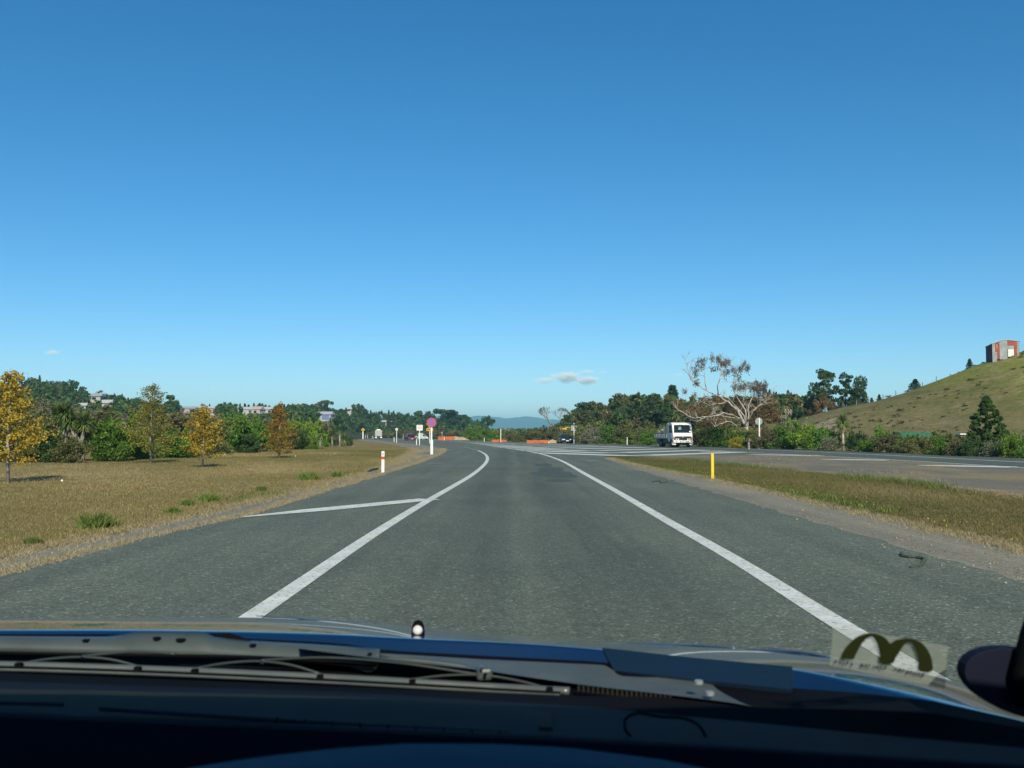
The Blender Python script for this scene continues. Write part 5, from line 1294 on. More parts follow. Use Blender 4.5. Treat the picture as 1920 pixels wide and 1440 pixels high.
MB().box((0, 3.95, 1.02), (2.16, 4.3, .10)).build('tray', wood_g, tk); MB().box((-1.07, 3.95, 1.0), (.05, 4.3, .16)).build('tray_rail', white_dirty, tk); MB().box((1.07, 3.95, 1.0), (.05, 4.3, .16)).build('tray_rail', white_dirty, tk)
MB().box((0, 1.84, 1.65), (2.0, .06, 1.2)).build('headboard', wood_l, tk)
for y0, y1 in ((2.9, 4.4), (4.42, 6.05)):
    for sx in (-1, 1):
        for k_ in range(2): MB().box((sx*1.06, (y0+y1)/2, 1.16+.24*k_), (.035, y1-y0-.04, .20)).build('side_board', wood_g, tk)
for y_ in (2.0, 2.9, 3.4, 3.9, 4.41, 4.95, 5.5, 6.02): MB().box((-1.085, y_, 1.22), (.03, .05, .34)).build('stanchion', white_dirty, tk)
for k_ in range(2): MB().box((0, 6.08, 1.16+.24*k_), (2.1, .035, .20)).build('tail_board', wood_g, tk)
ld = random.Random(8)
load = empty('timber_load', (0, 0, 0), 0, label='stack of pale sawn timber standing on the truck tray', cat='timber')
load.location = tk.location+Matrix.Rotation(R(9.5), 3, 'Z') @ Vector((0, 0, 1.07)); load.rotation_euler = (0, 0, R(9.5))
for i in range(10):
    for j in range(4):
        y_ = 2.15+j*.98+ld.uniform(-.08, .08); hg = ld.uniform(1.22, 1.42)-j*.25
        MB().box((-.93+i*.205, y_, hg/2), (.17, .6, hg), rz=ld.uniform(-.08, .08), ry=ld.uniform(-.02, .02)).build('timber', wood_l, load)
for i in range(4): MB().box((-.8+i*.5, 5.2+ld.uniform(-.2, .2), .3), (.2, .5, .6), rz=ld.uniform(-.5, .5)).build('timber', wood_l, load)
person = empty('person', tk.location, R(9.5), label='driver in a pale shirt behind the windscreen of the flatbed truck', cat='person')
drv.build('body', solid('pale_shirt', (.55, .52, .50), .8), person, smooth=True)

# ------------------------------------------------------------------ cars
def car(loc, rz, paint, label, name='car', L_=4.3, W=1.68, Hh=1.38, rear=False):
    r = empty(name, loc, rz, label=label, cat='car')
    hw = W/2
    lower = [(0.0, .30), (.02, .55), (.10, .68), (1.05, .86), (3.7, .92), (4.22, .86), (4.3, .55), (4.25, .30), (3.75, .28), (3.7, .5), (3.5, .64), (3.25, .64), (3.05, .5), (3.0, .26), (1.15, .26), (1.1, .5), (.9, .64), (.65, .64), (.45, .5), (.4, .28)]
    MB().poly(lower, -hw, hw, 'YZ').build('body', paint, r, bevel=.05)
    z0, z1 = .88, Hh
    def ring(y, z, w_): return [(-w_, y, z), (w_, y, z)]
    q = [(1.0, .865, hw-.06), (1.75, z1-.04, hw-.24), (2.9, z1, hw-.25), (3.85, .915, hw-.08)]
    MB().add([p for a in q for p in ring(*a)], [(0, 1, 3, 2), (2, 3, 5, 4), (4, 5, 7, 6), (0, 2, 4, 6), (7, 5, 3, 1), (6, 7, 1, 0)]).build('cabin', glass_d, r)
    MB().add([(-(hw-.23), 1.78, z1-.03), (hw-.23, 1.78, z1-.03), (hw-.24, 2.9, z1+.005), (-(hw-.24), 2.9, z1+.005), (-(hw-.25), 1.80, z1+.02), (hw-.25, 1.80, z1+.02), (hw-.26, 2.88, z1+.045), (-(hw-.26), 2.88, z1+.045)],
             [(0, 1, 2, 3), (7, 6, 5, 4), (4, 5, 1, 0), (5, 6, 2, 1), (6, 7, 3, 2), (7, 4, 0, 3)]).build('roof', paint, r)
    for sx in (-1, 1):
        for (a, b) in (((1.0, .87, hw-.055), (1.77, z1-.02, hw-.235)), ((2.35, .88, hw-.05), (2.35, z1-.01, hw-.235)), ((3.85, .92, hw-.075), (2.9, z1, hw-.245))):
            MB().tube([(sx*a[2], a[0], a[1]), (sx*b[2], b[0], b[1])], .035, 5).build('pillar', paint, r)
        MB().box((sx*(hw-.28), -.005, .60), (.42, .05, .13)).build('headlight' if not rear else 'tail_light', lampglass if not rear else red_p, r)
        MB().box((sx*(hw+.08), 1.2, .95), (.16, .1, .12)).build('door_mirror', paint, r)
        wheel(sx*(hw-.1), .78, .30, .20, r); wheel(sx*(hw-.1), 3.38, .30, .20, r)
    MB().box((0, -.005, .60), (.62, .04, .09)).build('grille', black_p, r)
    MB().box((0, -.05, .40), (W-.06, .12, .18)).build('bumper', paint, r, bevel=.03)
    MB().box((0, -.12, .40), (.42, .015, .12)).build('number_plate', lampglass, r)
    return r
car((8.15, 149.5, 0), R(9), navy, 'navy blue car approaching on the main road beside the square sign back')
car((X(773, 222), 222, 0), R(18), solid('dark_red_paint', (.16, .02, .025), .3, coat=1), 'dark red car far off on the bend behind the white notice board', rear=True, W=1.75, Hh=1.45)
car((X(798, 262), 262, 0), R(35), white, 'small white car far off right of the pale green sign back')
# distant truck seen from behind
Y = 300.0
r = empty('box_truck', (X(710, Y), Y, 0), R(12), label='distant box truck seen from behind, driving away round the bend', cat='truck')
boxg = solid('box_grey', (.33, .33, .30), .6)
MB().box((0, 2.2, 1.7), (2.1, 4.6, 1.75)).build('box_body', boxg, r, bevel=.03); MB().box((0, -.13, 1.7), (1.9, .05, 1.6)).build('rear_door', solid('box_door', (.40, .40, .35), .6), r)
MB().box((0, .3, 2.75), (1.6, .5, .3), taper=.5).build('wind_deflector', grey_metal, r); MB().box((0, .1, .62), (2.0, .2, .2)).build('bumper', black_p, r); MB().box((0, 2.4, .62), (.9, 5.6, .3)).build('chassis', black_p, r)
for sx in (-1, 1): MB().box((sx*.75, -.05, .50), (.55, .06, .40)).build('mudflap', white, r); wheel(sx*.8, .9, .42, .4, r); wheel(sx*.8, 4.9, .42, .25, r)
MB().box((0, 5.3, 1.3), (1.9, 1.4, 1.5)).build('cab', white_dirty, r)

# yellow digger half hidden behind the knoll scrub
Y = 172.0; z0 = H(X(1058, Y), Y)
r = empty('digger', (X(1056, Y), Y, z0), 0, label='yellow digger mostly hidden behind bushes left of the square sign back', cat='digger')
zc = CAMZ+(815-801.5)/F*Y-z0
for sx in (-.55, .55): MB().box((sx, 0, .3), (.35, 2.2, .55)).build('track', tyre, r, bevel=.1)
MB().box((0, 0, zc-.35), (1.1, 1.7, .45)).build('house_body', amber_p, r, bevel=.05); MB().box((-.45, -.2, zc-.05), (.45, .9, .3)).build('cab', amber_p, r, bevel=.04); MB().box((-.45, -.66, zc-.04), (.36, .02, .2)).build('cab_window', glass_d, r)
MB().tube([(0, -.4, zc-.5), (.4, -.8, zc+.02), (1.05, -.9, zc-.02)], .09, 6).build('boom', yellow_p, r)
# power pole & mast on the left
for px, top, base, Y, lb in ((838/4.8*1+440 if False else 615.0, 790, 802, 300, 'pole below the white and blue house'), ):
    x = X(px, Y); z = H(x, Y)
    o = MB().tube([(x, Y, z-.2), (x, Y, CAMZ+(815-785)/F*Y)], .12, 6).build('pole', wood_g); tag(o, 'thin grey pole standing below the white house with a blue front', 'pole')
# white stones on the verge, piece of wood
for i, (px, py, lb) in enumerate(((554, 856.5, 'white litter on the verge right of the rusty tree'), (627, 852, 'white litter on the verge below the small palms'), (662, 837.5, 'white litter near the end of the left belt'), (116, 904, 'white litter near the shadow of the orange tree'))):
    g = G(px, py); tag(MB().box((g.x, g.y, .05), (.055, .06, .04), rz=.4, rx=.2, taper=.7).build('litter', white), lb, 'litter')
a, b = G(690, 886.5), G(709, 881.5)
tag(MB().tube([(a.x, a.y, .05), ((a.x+b.x)/2, (a.y+b.y)/2-.2, .07), (b.x, b.y, .06)], [.03, .05, .03], 7).build('fallen_branch', bark_dark), 'dark stick lying beside the red banded marker post', 'branch')

# ------------------------------------------------------------------ clouds
def cloudmat(dens_):
    m, t, b, o = nodes('cloud_vapour')
    t.nodes.remove(b)
    tc = N(t, 'ShaderNodeTexCoord'); n = N(t, 'ShaderNodeTexNoise'); n.inputs['Scale'].default_value = 2.2; n.inputs['Detail'].default_value = 5; n.inputs['Roughness'].default_value = .6
    mp = N(t, 'ShaderNodeMapping'); mp.inputs['Scale'].default_value = (2.0, 1, 1); t.links.new(tc.outputs['Object'], mp.inputs[0]); t.links.new(mp.outputs[0], n.inputs['Vector'])
    ln = N(t, 'ShaderNodeVectorMath'); ln.operation = 'LENGTH'; t.links.new(tc.outputs['Object'], ln.inputs[0])
    mr = N(t, 'ShaderNodeMapRange'); mr.inputs[1].default_value = 1.0; mr.inputs[2].default_value = .2; mr.inputs[3].default_value = -.55; mr.inputs[4].default_value = .12; t.links.new(ln.outputs['Value'], mr.inputs[0])
    ad = N(t, 'ShaderNodeMath'); ad.operation = 'ADD'; t.links.new(n.outputs[0], ad.inputs[0]); t.links.new(mr.outputs[0], ad.inputs[1])
    m2 = N(t, 'ShaderNodeMapRange'); m2.inputs[1].default_value = .33; m2.inputs[2].default_value = .66; m2.inputs[3].default_value = 0; m2.inputs[4].default_value = dens_; t.links.new(ad.outputs[0], m2.inputs[0])
    pv = N(t, 'ShaderNodeVolumePrincipled'); pv.inputs['Color'].default_value = (.98, .98, .98, 1); pv.inputs['Anisotropy'].default_value = -.45
    t.links.new(m2.outputs[0], pv.inputs['Density']); t.links.new(pv.outputs[0], o.inputs['Volume'])
    return m
cm = cloudmat(.045); cm2 = cloudmat(.022)
def cloud(px, py, wpx, hpx, lb, m=None, Y=6000):
    import bmesh
    bm = bmesh.new(); bmesh.ops.create_icosphere(bm, subdivisions=3, radius=1); me = bpy.data.meshes.new('cloud'); bm.to_mesh(me); bm.free()
    o = link('cloud', me, m or cm); o.location = P(px, py, Y); o.scale = (wpx/2/F*Y, wpx/3/F*Y, hpx/2/F*Y); tag(o, lb, 'cloud', 'small clouds low in the sky')
cloud(1062, 707, 96, 40, 'brightest puff in the middle of the low cloud'); cloud(1022, 713, 84, 24, 'grey left tail of the low cloud', cm2); cloud(1100, 713, 92, 30, 'lumpy right part of the low cloud')
cloud(1100, 697, 56, 16, 'thin wisp above the low cloud', cm2); cloud(1130, 698, 34, 10, 'smaller wisp right of the first above the low cloud', cm2)
cloud(98, 661, 60, 20, 'faint wisp high above the left hill', cm2); cloud(398, 729, 26, 18, 'tiny cloud above the golden tree', cm2); cloud(1272, 703, 40, 14, 'faint cloud left of the gum tree top', cm2)

# ------------------------------------------------------------------ the car the picture is taken from
paint = solid('blue_bonnet_paint', (.005, .028, .085), .32, .25, var=.05, coat=1.0, coat_rough=.02)
paint_d = solid('dark_blue_sheet', (.006, .020, .042), .5, 0, var=.08, spec=.3)
cowlm = solid('grey_cowl_plastic', (.080, .090, .078), .55, 0, var=.18, scale=22, bump=.15)
armm = solid('grey_wiper_paint', (.066, .083, .077), .42, .1, var=.15, scale=18)
yokem = solid('yoke_metal', (.035, .045, .042), .45, .1, var=.15)
bladem = solid('blade_metal', (.13, .15, .14), .32, .35, var=.15, scale=20)
blackr = solid('black_rubber', (.004, .004, .005), .8, var=.2, spec=.08)
dashm = solid('dashboard_plastic', (.0022, .0056, .0125), .8, 0, var=.12, scale=14, bump=.10, spec=.12)
dashv = solid('vent_plastic', (.018, .018, .012), .8, 0, var=.2, scale=20, spec=.15)
chrome = solid('chrome', (.75, .75, .73), .12, 1.0, var=.05)
BACK = [(-700, 1180), (0, 1183), (240, 1183), (467, 1187), (640, 1192), (767, 1200), (933, 1205), (1067, 1213), (1133, 1220), (1300, 1237), (1485, 1256), (1740, 1312), (1920, 1352), (2300, 1450)]
FRONT = [(-700, 1170), (0, 1161), (467, 1157), (640, 1163), (767, 1173), (850, 1182), (1000, 1197), (1120, 1204), (1271, 1208), (1356, 1213), (1463, 1220), (1548, 1229), (1700, 1254), (1820, 1285), (1920, 1319), (2300, 1430)]
def kf(px): return 245*1.9/(lerp(BACK, px)-815)/1.26
own = empty('car', (0, 0, 0), 0, label='blue car the photograph is taken from, its bonnet, wipers and dashboard along the bottom', cat='car')
cols = [-700+30*i for i in range(101)]
rows = []
for t in [i/14 for i in range(15)]:
    rows.append([P(px, lerp(FRONT, px)+(lerp(BACK, px)-lerp(FRONT, px))*(1-t)**2, 1.26*kf(px)*(1+.34*t)) for px in cols])
for t in (1.1, 1.25, 1.45):
    rows.append([P(px, lerp(FRONT, px)+ (t-1)**1.5*90, 1.26*kf(px)*(1+.34*t)) for px in cols])
def smoothrows(rows, n=6):
    out = []
    for r_ in rows:
        q = [Vector(p) for p in r_]
        for _ in range(n): q = [q[0]]+[(q[i-1]+q[i]*2+q[i+1])/4 for i in range(1, len(q)-1)]+[q[-1]]
        out.append(q)
    return out
BBOT = [(-700, 1196), (0, 1197), (240, 1197), (483, 1206), (640, 1214), (717, 1227), (900, 1237), (1133, 1249), (1300, 1275), (1485, 1298), (1600, 1306), (1740, 1320), (1920, 1360), (2300, 1460)]
lip = []
for t in (0, .15, .5, 1.0):
    lip.append([P(px, lerp(BACK, px)+(lerp(BBOT, px)-lerp(BACK, px))*t, 1.26*kf(px)*(1-.012*t)) for px in cols])
hood = MB().grid(smoothrows(list(reversed(lip))[:-1]+rows)).build('bonnet', paint, own, smooth=True, fix=False)
def ontop(px, py, t=.5, dz=.0):
    return P(px, py, 1.26*kf(px)*(1+.34*t))+Vector((0, 0, dz))
hl = solid('bonnet_crease_highlight', (.05, .09, .16), .18, .2, coat=1)  # paler blue ridges paint in the highlights along the bonnet creases
def crease_highlight(pts, r_=.0012):
    line = smoothline(pts, 14); o = MB().tube([ontop(px, py, .8) for px, py in line], [r_*(.3+.7*math.sin(math.pi*min(1, max(0, i/(len(line)-1)))))+.0002 for i in range(len(line))], 6).build('bonnet_crease_highlight', hl, own, smooth=True)
crease_highlight([(480, 1155), (560, 1160), (640, 1166), (700, 1170), (770, 1176)]); crease_highlight([(440, 1167), (520, 1171), (620, 1176), (720, 1179), (770, 1183)]); crease_highlight([(800, 1182), (860, 1187), (930, 1193), (1000, 1199)])
crease_highlight([(1020, 1207), (1120, 1207), (1240, 1208), (1330, 1211), (1385, 1216)], .0016); crease_highlight([(1395, 1217), (1440, 1219), (1500, 1223), (1560, 1233)], .0018)
# dark blue sheet added over a darker area at the back of the bonnet
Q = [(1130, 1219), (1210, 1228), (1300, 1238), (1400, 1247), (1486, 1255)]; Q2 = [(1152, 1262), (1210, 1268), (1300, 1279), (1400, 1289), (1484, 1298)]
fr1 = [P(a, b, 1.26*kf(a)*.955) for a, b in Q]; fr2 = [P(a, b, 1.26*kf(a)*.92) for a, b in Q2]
pn = MB().grid([fr2, fr1]).build('dark_blue_patch', paint_d, own, fix=False); md = pn.modifiers.new('s', 'SOLIDIFY'); md.thickness = .006; md.offset = 0
# nozzle
c0 = P(784, 1187, 1.30)
nz = MB().tube([c0+Vector((0, 0, -.008)), c0+Vector((0, 0, .002)), c0+Vector((0, 0, .009)), c0+Vector((0, 0, .014)), c0+Vector((0, 0, .0165))], [.0085, .0085, .0075, .0055, .001], 18).build('washer_nozzle', blackr, own, smooth=True)
MB().tube([c0+Vector((0, -.005, .004)), c0+Vector((0, -.0098, .0065))], [.0068, .0052], 16).build('nozzle_face', white_dirty, nz, smooth=True)
MB().tube([c0+Vector((-.010, -.004, -.0045)), c0+Vector((0, -.0085, -.004)), c0+Vector((.010, -.004, -.0045))], .0014, 8).build('nozzle_collar', grey_metal, nz, smooth=True)
# cowl
def band(name, top, bot, k0, k1, mt, n=60, x0=-700, x1=2300, curve=.0, sag=0):
    rws = []
    for t in (0, .33, .66, 1):
        rws.append([P(px, lerp(top, px)+(lerp(bot, px)-lerp(top, px))*t, kf(px)*(k0+(k1-k0)*t))+Vector((0, 0, -sag*math.sin(math.pi*t))) for px in [x0+(x1-x0)*i/n for i in range(n+1)]])
    return MB().grid(list(reversed(rws))).build(name, mt, own, smooth=True, fix=False)
trough_top = [(p, y-8) for p, y in BBOT]
band('cowl_trough', trough_top, [(-700, 1285), (0, 1290), (1100, 1330), (1920, 1410), (2300, 1470)], 1.185, 1.02, blackr)
CT = [(560, 1213), (717, 1225), (900, 1236), (1133, 1247), (1160, 1262), (1300, 1277), (1337, 1284), (1375, 1300), (1412, 1324)]
CB = [(560, 1216), (717, 1236), (900, 1256), (1000, 1271), (1100, 1285), (1240, 1301), (1330, 1312), (1375, 1318), (1412, 1325)]
band('cowl_panel', CT, CB, 1.16, 1.075, cowlm, 80, 560, 1412)
# left part of cowl behind the arm
band('cowl_grille', [(-700, 1196), (0, 1197), (240, 1198), (483, 1208), (700, 1226)], [(-700, 1204), (0, 1206), (483, 1218), (700, 1238)], 1.165, 1.14, cowlm, 50, -700, 700)
for i in range(20):
    px = 1085+i*9; MB().box(P(px, lerp(CB, px)+7, kf(px)*1.055), (.0022, .004, .005)).build('grille_slot', dashv, own)
for (px, py) in ((1310, 1279), (1331, 1300)): MB().disc(P(px, py, kf(px)*1.075), .004, .003, 'Z', 12).build('cowl_clip', grey_metal, own)
# wiper arm: flat pressed bar with pivot bulge and holes
AT = [(-200, 1192), (0, 1195), (150, 1196), (200, 1196), (232, 1192), (255, 1187), (300, 1186), (380, 1187), (400, 1196), (460, 1203), (600, 1211), (700, 1218), (716, 1221)]
AB = [(-200, 1205), (0, 1210), (200, 1215), (400, 1220), (500, 1226), (600, 1230), (660, 1236), (680, 1243), (700, 1246), (709, 1238), (716, 1224)]
wip = MB()
xsA = [-200+8*i for i in range(int(916/8)+1)]
f0 = [P(x_, lerp(AT, x_), kf(x_)*1.12) for x_ in xsA]; f1 = [P(x_, lerp(AB, x_), kf(x_)*1.098) for x_ in xsA]
mid_ = [(a+b)/2+Vector((0, 0, .0025)) for a, b in zip(f0, f1)]
arm_ = wip.grid([[p+Vector((0, .006, -.010)) for p in f0], f0, mid_, f1, [p+Vector((0, 0, -.008)) for p in f1]]).build('wiper_arm', armm, own, smooth=True, fix=False)
md = arm_.modifiers.new('s', 'SOLIDIFY'); md.thickness = .0015
for px, py, r_ in ((339, 1202, .0052), (294, 1199, .0042)):
    MB().disc(P(px, py, kf(px)*1.104)+Vector((0, 0, .0016)), r_, .0015, 'Z', 20).build('arm_hole', blackr, arm_)
for px, py in ((161, 1203), (474, 1212), (693, 1230)):
    MB().box(P(px, py, kf(px)*1.103)+Vector((0, 0, .0016)), (.006 if px < 600 else .004, .007 if px < 600 else .012, .0015)).build('arm_slot', blackr, arm_)
# second dark arm end left of pivot (right side of bulge)
MB().tube([P(392, 1190, 1.135*kf(392)), P(430, 1193, 1.13*kf(430)), P(470, 1202, 1.12*kf(470))], [.0015, .004, .001], 8).build('arm_spring', blackr, arm_)
def rod(name, pts, r_, mt, k=1.08, par=None, n=8):
    line = smoothline(pts, 10); return MB().tube([P(px, py, kf(px)*k) for px, py in line], r_, n).build(name, mt, par or own, smooth=True)
rod('arm_rod', [(700, 1240), (735, 1237), (800, 1241), (860, 1249), (905, 1258)], .0028, armm, 1.09)
rod('arm_rod', [(712, 1228), (780, 1236), (850, 1247), (905, 1256)], .0017, armm, 1.095)
rod('arm_rod', [(-100, 1222), (100, 1226), (300, 1229), (500, 1233), (640, 1242), (700, 1247)], .0016, blackr, 1.09)
MB().box(P(907, 1262, kf(907)*1.08), (.016, .016, .012), rz=.2).build('blade_clip', armm, own, bevel=.003)
for px, py in ((910, 1264), (903, 1252)): MB().disc(P(px, py, kf(px)*1.065), .0018, .002, 'Y', 10).build('rivet', chrome, own)
bl = rod('wiper_blade', [(-150, 1244), (0, 1246.5), (300, 1256), (640, 1272), (900, 1287), (1068, 1296)], .0040, bladem, 1.068)
bl.scale = (1, 1, 1)
rod('blade_rubber', [(-150, 1252), (0, 1254.5), (300, 1264), (640, 1280), (900, 1294), (1050, 1301)], .0022, bladem, 1.055, bl); rod('blade_rubber', [(-150, 1249), (0, 1251), (300, 1260.5), (640, 1276.5), (900, 1291), (1050, 1299.5)], .0014, blackr, 1.054, bl)
for pts in ([(30, 1246), (90, 1236), (155, 1232), (210, 1237), (262, 1250)], [(362, 1254), (420, 1244), (490, 1240), (550, 1248), (602, 1264)], [(772, 1274), (830, 1267), (905, 1266), (970, 1276), (1032, 1292)],
            [(155, 1230), (260, 1222), (330, 1226)], [(490, 1238), (600, 1233), (740, 1242), (905, 1266)]):
    rod('yoke', pts, .0014, yokem, 1.075, bl)
for px in (35, 258, 365, 600, 773, 1031): MB().box(P(px, lerp([(0, 1249), (300, 1259), (640, 1275), (1068, 1299)], px), kf(px)*1.058), (.006, .007, .008)).build('yoke_clip', blackr, bl)
for px, py in ((155, 1233), (492, 1241), (1032, 1292)): MB().disc(P(px, py, kf(px)*1.06), .0020, .002, 'Y', 10).build('rivet', chrome, bl)
# lower seal of the windscreen and dashboard
ST_ = [(-700, 1252), (0, 1261), (640, 1287), (1070, 1305), (1240, 1306), (1407, 1327), (1485, 1328), (1600, 1330), (1740, 1336), (1920, 1366), (2300, 1465)]
SB_ = [(-700, 1262), (0, 1277), (640, 1297), (1100, 1325), (1356, 1349), (1612, 1374), (1920, 1402), (2300, 1480)]
band('windscreen_seal', ST_, SB_, 1.02, .985, blackr)
D1 = [(-700, 1330), (0, 1345), (640, 1372), (1100, 1392), (1612, 1420), (1920, 1440), (2300, 1500)]
D2 = [(-700, 1600), (2300, 1700)]
rws = []
for t in [i/10 for i in range(11)]:
    rws.append([P(px, lerp(SB_, px)+(lerp(D1, px)-lerp(SB_, px))*t, kf(px)*(.985-.27*t))+Vector((0, 0, .004*math.sin(math.pi*t))) for px in cols])
for t in (.3, .6, 1.0):
    rws.append([P(px, lerp(D1, px)+(lerp(D2, px)-lerp(D1, px))*t, kf(px)*(.715-.05*t)) for px in cols])
MB().grid(list(reversed(rws))).build('dashboard', dashm, own, smooth=True, fix=False)
# defroster vent ridge and slot
VT = [(-700, 1280), (0, 1291), (160, 1294), (640, 1306), (960, 1324), (1035, 1336)]; VB = [(-700, 1315), (0, 1322), (180, 1327), (640, 1354), (960, 1370), (1035, 1362)]
band('defroster_vent', VT, VB, .915, .785, dashv, 60, -700, 1035, sag=-.004)
def slot(pts, wpx, k=.755):
    t_ = [(a, b-wpx/2) for a, b in pts]; b_ = [(a, b+wpx/2) for a, b in pts]
    band('vent_slot', t_, b_, k, k-.012, blackr, 30, pts[0][0], pts[-1][0], sag=-.001)
slot([(-300, 1318), (0, 1318), (120, 1321)], 8); slot([(185, 1329), (400, 1343), (640, 1358), (957, 1375)], 9); slot([(1010, 1366), (1036, 1367)], 9)
for i in range(9):
    px = 520+i*52; MB().box(P(px, lerp([(185, 1329), (957, 1375)], px), kf(px)*.742), (.0012, .003, .003)).build('vent_rib', dashv, own)
rod('speaker_rim', [(1185, 1383), (1172, 1368), (1171, 1350), (1180, 1342), (1240, 1344), (1295, 1351), (1312, 1362), (1324, 1383)], .0010, blackr, .76)
# instrument hood nearest the camera
rws = []
LOB = [(0, 1560), (200, 1480), (367, 1437), (500, 1418), (633, 1403), (767, 1394), (933, 1395), (1067, 1402), (1240, 1424), (1500, 1475), (1700, 1560)]
for t in (0, .12, .3, .6, 1.0):
    rws.append([P(px, lerp(LOB, px)+ (1-(1-t)**2)*150, .60-.20*t)+Vector((0, 0, 0)) for px in [0+40*i for i in range(43)]])
back_ = [Vector((p.x, p.y+.03, p.z-.03)) for p in rws[0]]
MB().grid([list(reversed(x_)) for x_ in [back_]+rws]).build('instrument_hood', solid('instrument_hood_plastic', (.024, .052, .082), .75, var=.08), own, smooth=True, fix=False)
# windscreen: clear glass sheet
gm, gt, gb, go = nodes('windscreen_glass'); gt.nodes.remove(gb); tb = N(gt, 'ShaderNodeBsdfTransparent'); tb.inputs[0].default_value = (.99, .99, .985, 1); gt.links.new(tb.outputs[0], go.inputs[0])
rws = []
for t in (0, .25, .5, .75, 1):
    rws.append([(x_, (1.02-.12*abs(x_)**2*1.2)*(1-t)+(.36-.05*abs(x_)**2)*t, 1.062*(1-t)+1.45*t) for x_ in [-.72+.09*i for i in range(17)]])
MB().grid(rws).build('windscreen', gm, own, smooth=True, fix=False)
# roof, pillars, doors of the cabin
MB().grid([[(x_, y_, 1.455-.06*(x_/.7)**2-.02*abs(y_+.4)) for x_ in [-.7+.14*i for i in range(11)]] for y_ in (.30, .1, -.3, -.8, -1.3)]).build('roof', paint, own, smooth=True, fix=False).modifiers.new('s', 'SOLIDIFY').thickness = .03
for sx in (-1, 1):
    MB().tube([(sx*.72, .98, 1.0), (sx*.71, .7, 1.2), (sx*.68, .32, 1.42)], .025, 8).build('windscreen_pillar', blackr, own, smooth=True)
    MB().box((sx*.76, -.25, .72), (.06, 2.2, .62)).build('door', paint, own, bevel=.02)
    MB().tube([(sx*.70, -1.6, 1.0), (sx*.68, -1.25, 1.40)], .03, 8).build('rear_pillar', paint, own)
MB().box((0, -.25, .35), (1.5, 2.6, .12)).build('cabin_floor', blackr, own)
MB().box((0, -1.4, .85), (1.45, .12, .9)).build('rear_seat', dashm, own, bevel=.04)
for sx in (-.38, .38): MB().box((sx, -.62, .72), (.48, .14, .62)).build('front_seat', dashm, own, bevel=.05)
# oval pad and black post at the right
oc = P(1926, 1282, .80)
mbp = MB(); n = 28
ring_ = [(oc.x+.050*math.cos(a), oc.z+.026*math.sin(a)-.35*.050*math.cos(a)*.55) for a in [2*math.pi*i/n for i in range(n)]]
mbp.poly(ring_, .797, .812, 'XZ').build('oval_pad', solid('pad_navy', (.004, .006, .020), .7, spec=.2), own, smooth=False, bevel=.003)
MB().tube([P(1935, 1318, .79), P(1922, 1262, .79), P(1936, 1190, .79), P(1985, 1030, .78), (.68, .40, 1.40)], [.013, .011, .009, .008, .012], 10).build('post', blackr, own, smooth=True)

# sticker on the glass: pale film, olive double arch, tiny mirrored print
def film():
    m, t, b, o = nodes('sticker_film')
    n = noise(t, 30, 3)
    b.inputs['Base Color'].default_value = (.52, .60, .52, 1); b.inputs['Roughness'].default_value = .6
    tr = N(t, 'ShaderNodeBsdfTransparent'); mx = N(t, 'ShaderNodeMixShader')
    r_ = ramp(t, n.outputs[0], [(.3, (.42, .42, .42)), (.7, (.54, .54, .54))]); t.links.new(r_.outputs[0], mx.inputs[0])
    tl = N(t, 'ShaderNodeBsdfTranslucent'); tl.inputs[0].default_value = (.7, .75, .7, 1); ad = N(t, 'ShaderNodeAddShader'); 
    t.links.new(tr.outputs[0], mx.inputs[1]); t.links.new(b.outputs[0], mx.inputs[2]); t.links.new(mx.outputs[0], o.inputs[0])
    return m
SY = .84
def sp(px, py, d=0): return P(px, py, SY-.0+ (1248-py)*.00035*-1 - d)
stk = MB().grid([[sp(x_, 1283+(x_-1560)*.0+(x_-1560)*.02, 0) if False else sp(x_, lerp([(1548, 1246), (1775, 1292)], x_)) for x_ in [1556+18*i for i in range(13)]],
                 [sp(x_+3, lerp([(1548, 1212), (1775, 1240)], x_)) for x_ in [1556+18*i for i in range(13)]],
                 [sp(x_+6, lerp([(1548, 1174), (1620, 1184), (1775, 1212)], x_)) for x_ in [1556+18*i for i in range(13)]]]).build('sticker', film(), own, fix=False)
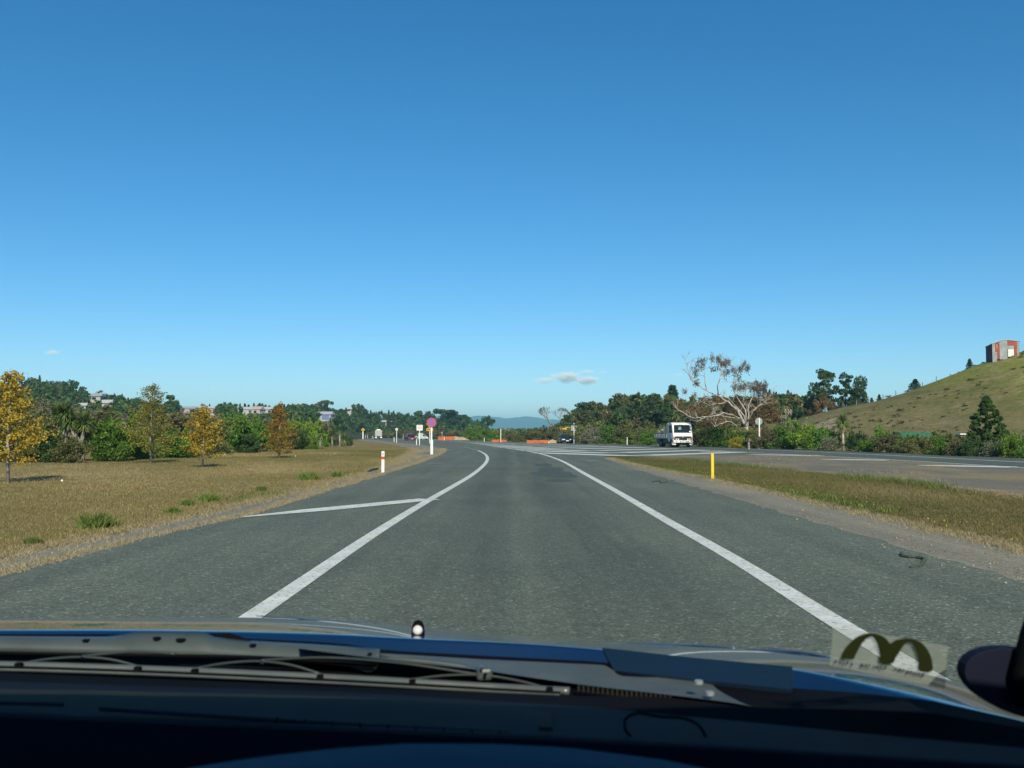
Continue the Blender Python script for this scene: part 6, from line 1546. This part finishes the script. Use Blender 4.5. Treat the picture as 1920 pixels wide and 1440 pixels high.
# arches outline in pixels of a 380x180 crop scaled 5.0526, origin (1540,1160)
OUT = [(180, 378), (215, 300), (280, 220), (350, 165), (430, 140), (500, 138), (570, 160), (620, 195), (650, 232), (700, 205), (770, 188), (850, 188), (930, 215), (990, 270), (1030, 340), (1050, 410), (1050, 488),
       (915, 478), (920, 410), (905, 330), (880, 270), (850, 228), (815, 222), (770, 262), (735, 320), (705, 365), (682, 412), (550, 408), (552, 340), (540, 280), (515, 210), (480, 168), (440, 178), (390, 225), (350, 290), (320, 350), (305, 382)]
pts2 = [sp(1540+a/5.0526, 1160+b/5.0526, .0015) for a, b in smoothline([tuple(p) for p in OUT], 12)]
tr = tessellate_polygon([[Vector((p.x, p.z, 0)) for p in pts2]])
ar = MB().add([tuple(p) for p in pts2], [tuple(t) for t in tr]).build('arches', solid('olive_print', (.035, .045, .008), .6), stk, fix=False)
md = ar.modifiers.new('s', 'SOLIDIFY'); md.thickness = .0004
pr = solid('faded_red_print', (.06, .03, .028), .7); ld = random.Random(3)
base_l = [(1564, 1241), (1690, 1257), (1753, 1272)]
x_ = 1565
for word in (5, 7, 8):
    for k_ in range(word):
        y_ = lerp(base_l, x_); h_ = 3.4; mbl = MB()
        for s_ in range(3):
            a, b = (x_+ld.uniform(0, 4.5), y_+ld.uniform(-h_, h_)), (x_+ld.uniform(0, 4.5), y_+ld.uniform(-h_, h_))
            mbl.tube([sp(*a, .002), sp(*b, .002)], .00050, 4)
        mbl.build('letter', pr, stk, fix=False); x_ += 7.2
    x_ += 13

# ------------------------------------------------------------------ air
bpy.context.view_layer.update()
hz_ = MB().box((0, 4200, 74), (18400, 9400, 150)).build('haze', None if False else solid('tmp', (1, 1, 1)), fix=True)
hm, ht, hb, ho = nodes('air'); ht.nodes.remove(hb); pv = N(ht, 'ShaderNodeVolumePrincipled'); pv.inputs['Color'].default_value = (.38, .80, 1.0, 1); pv.inputs['Density'].default_value = .00020
ht.links.new(pv.outputs[0], ho.inputs['Volume']); hz_.data.materials.clear(); hz_.data.materials.append(hm); tag(hz_, 'thin blue air over the whole valley', kind='stuff')
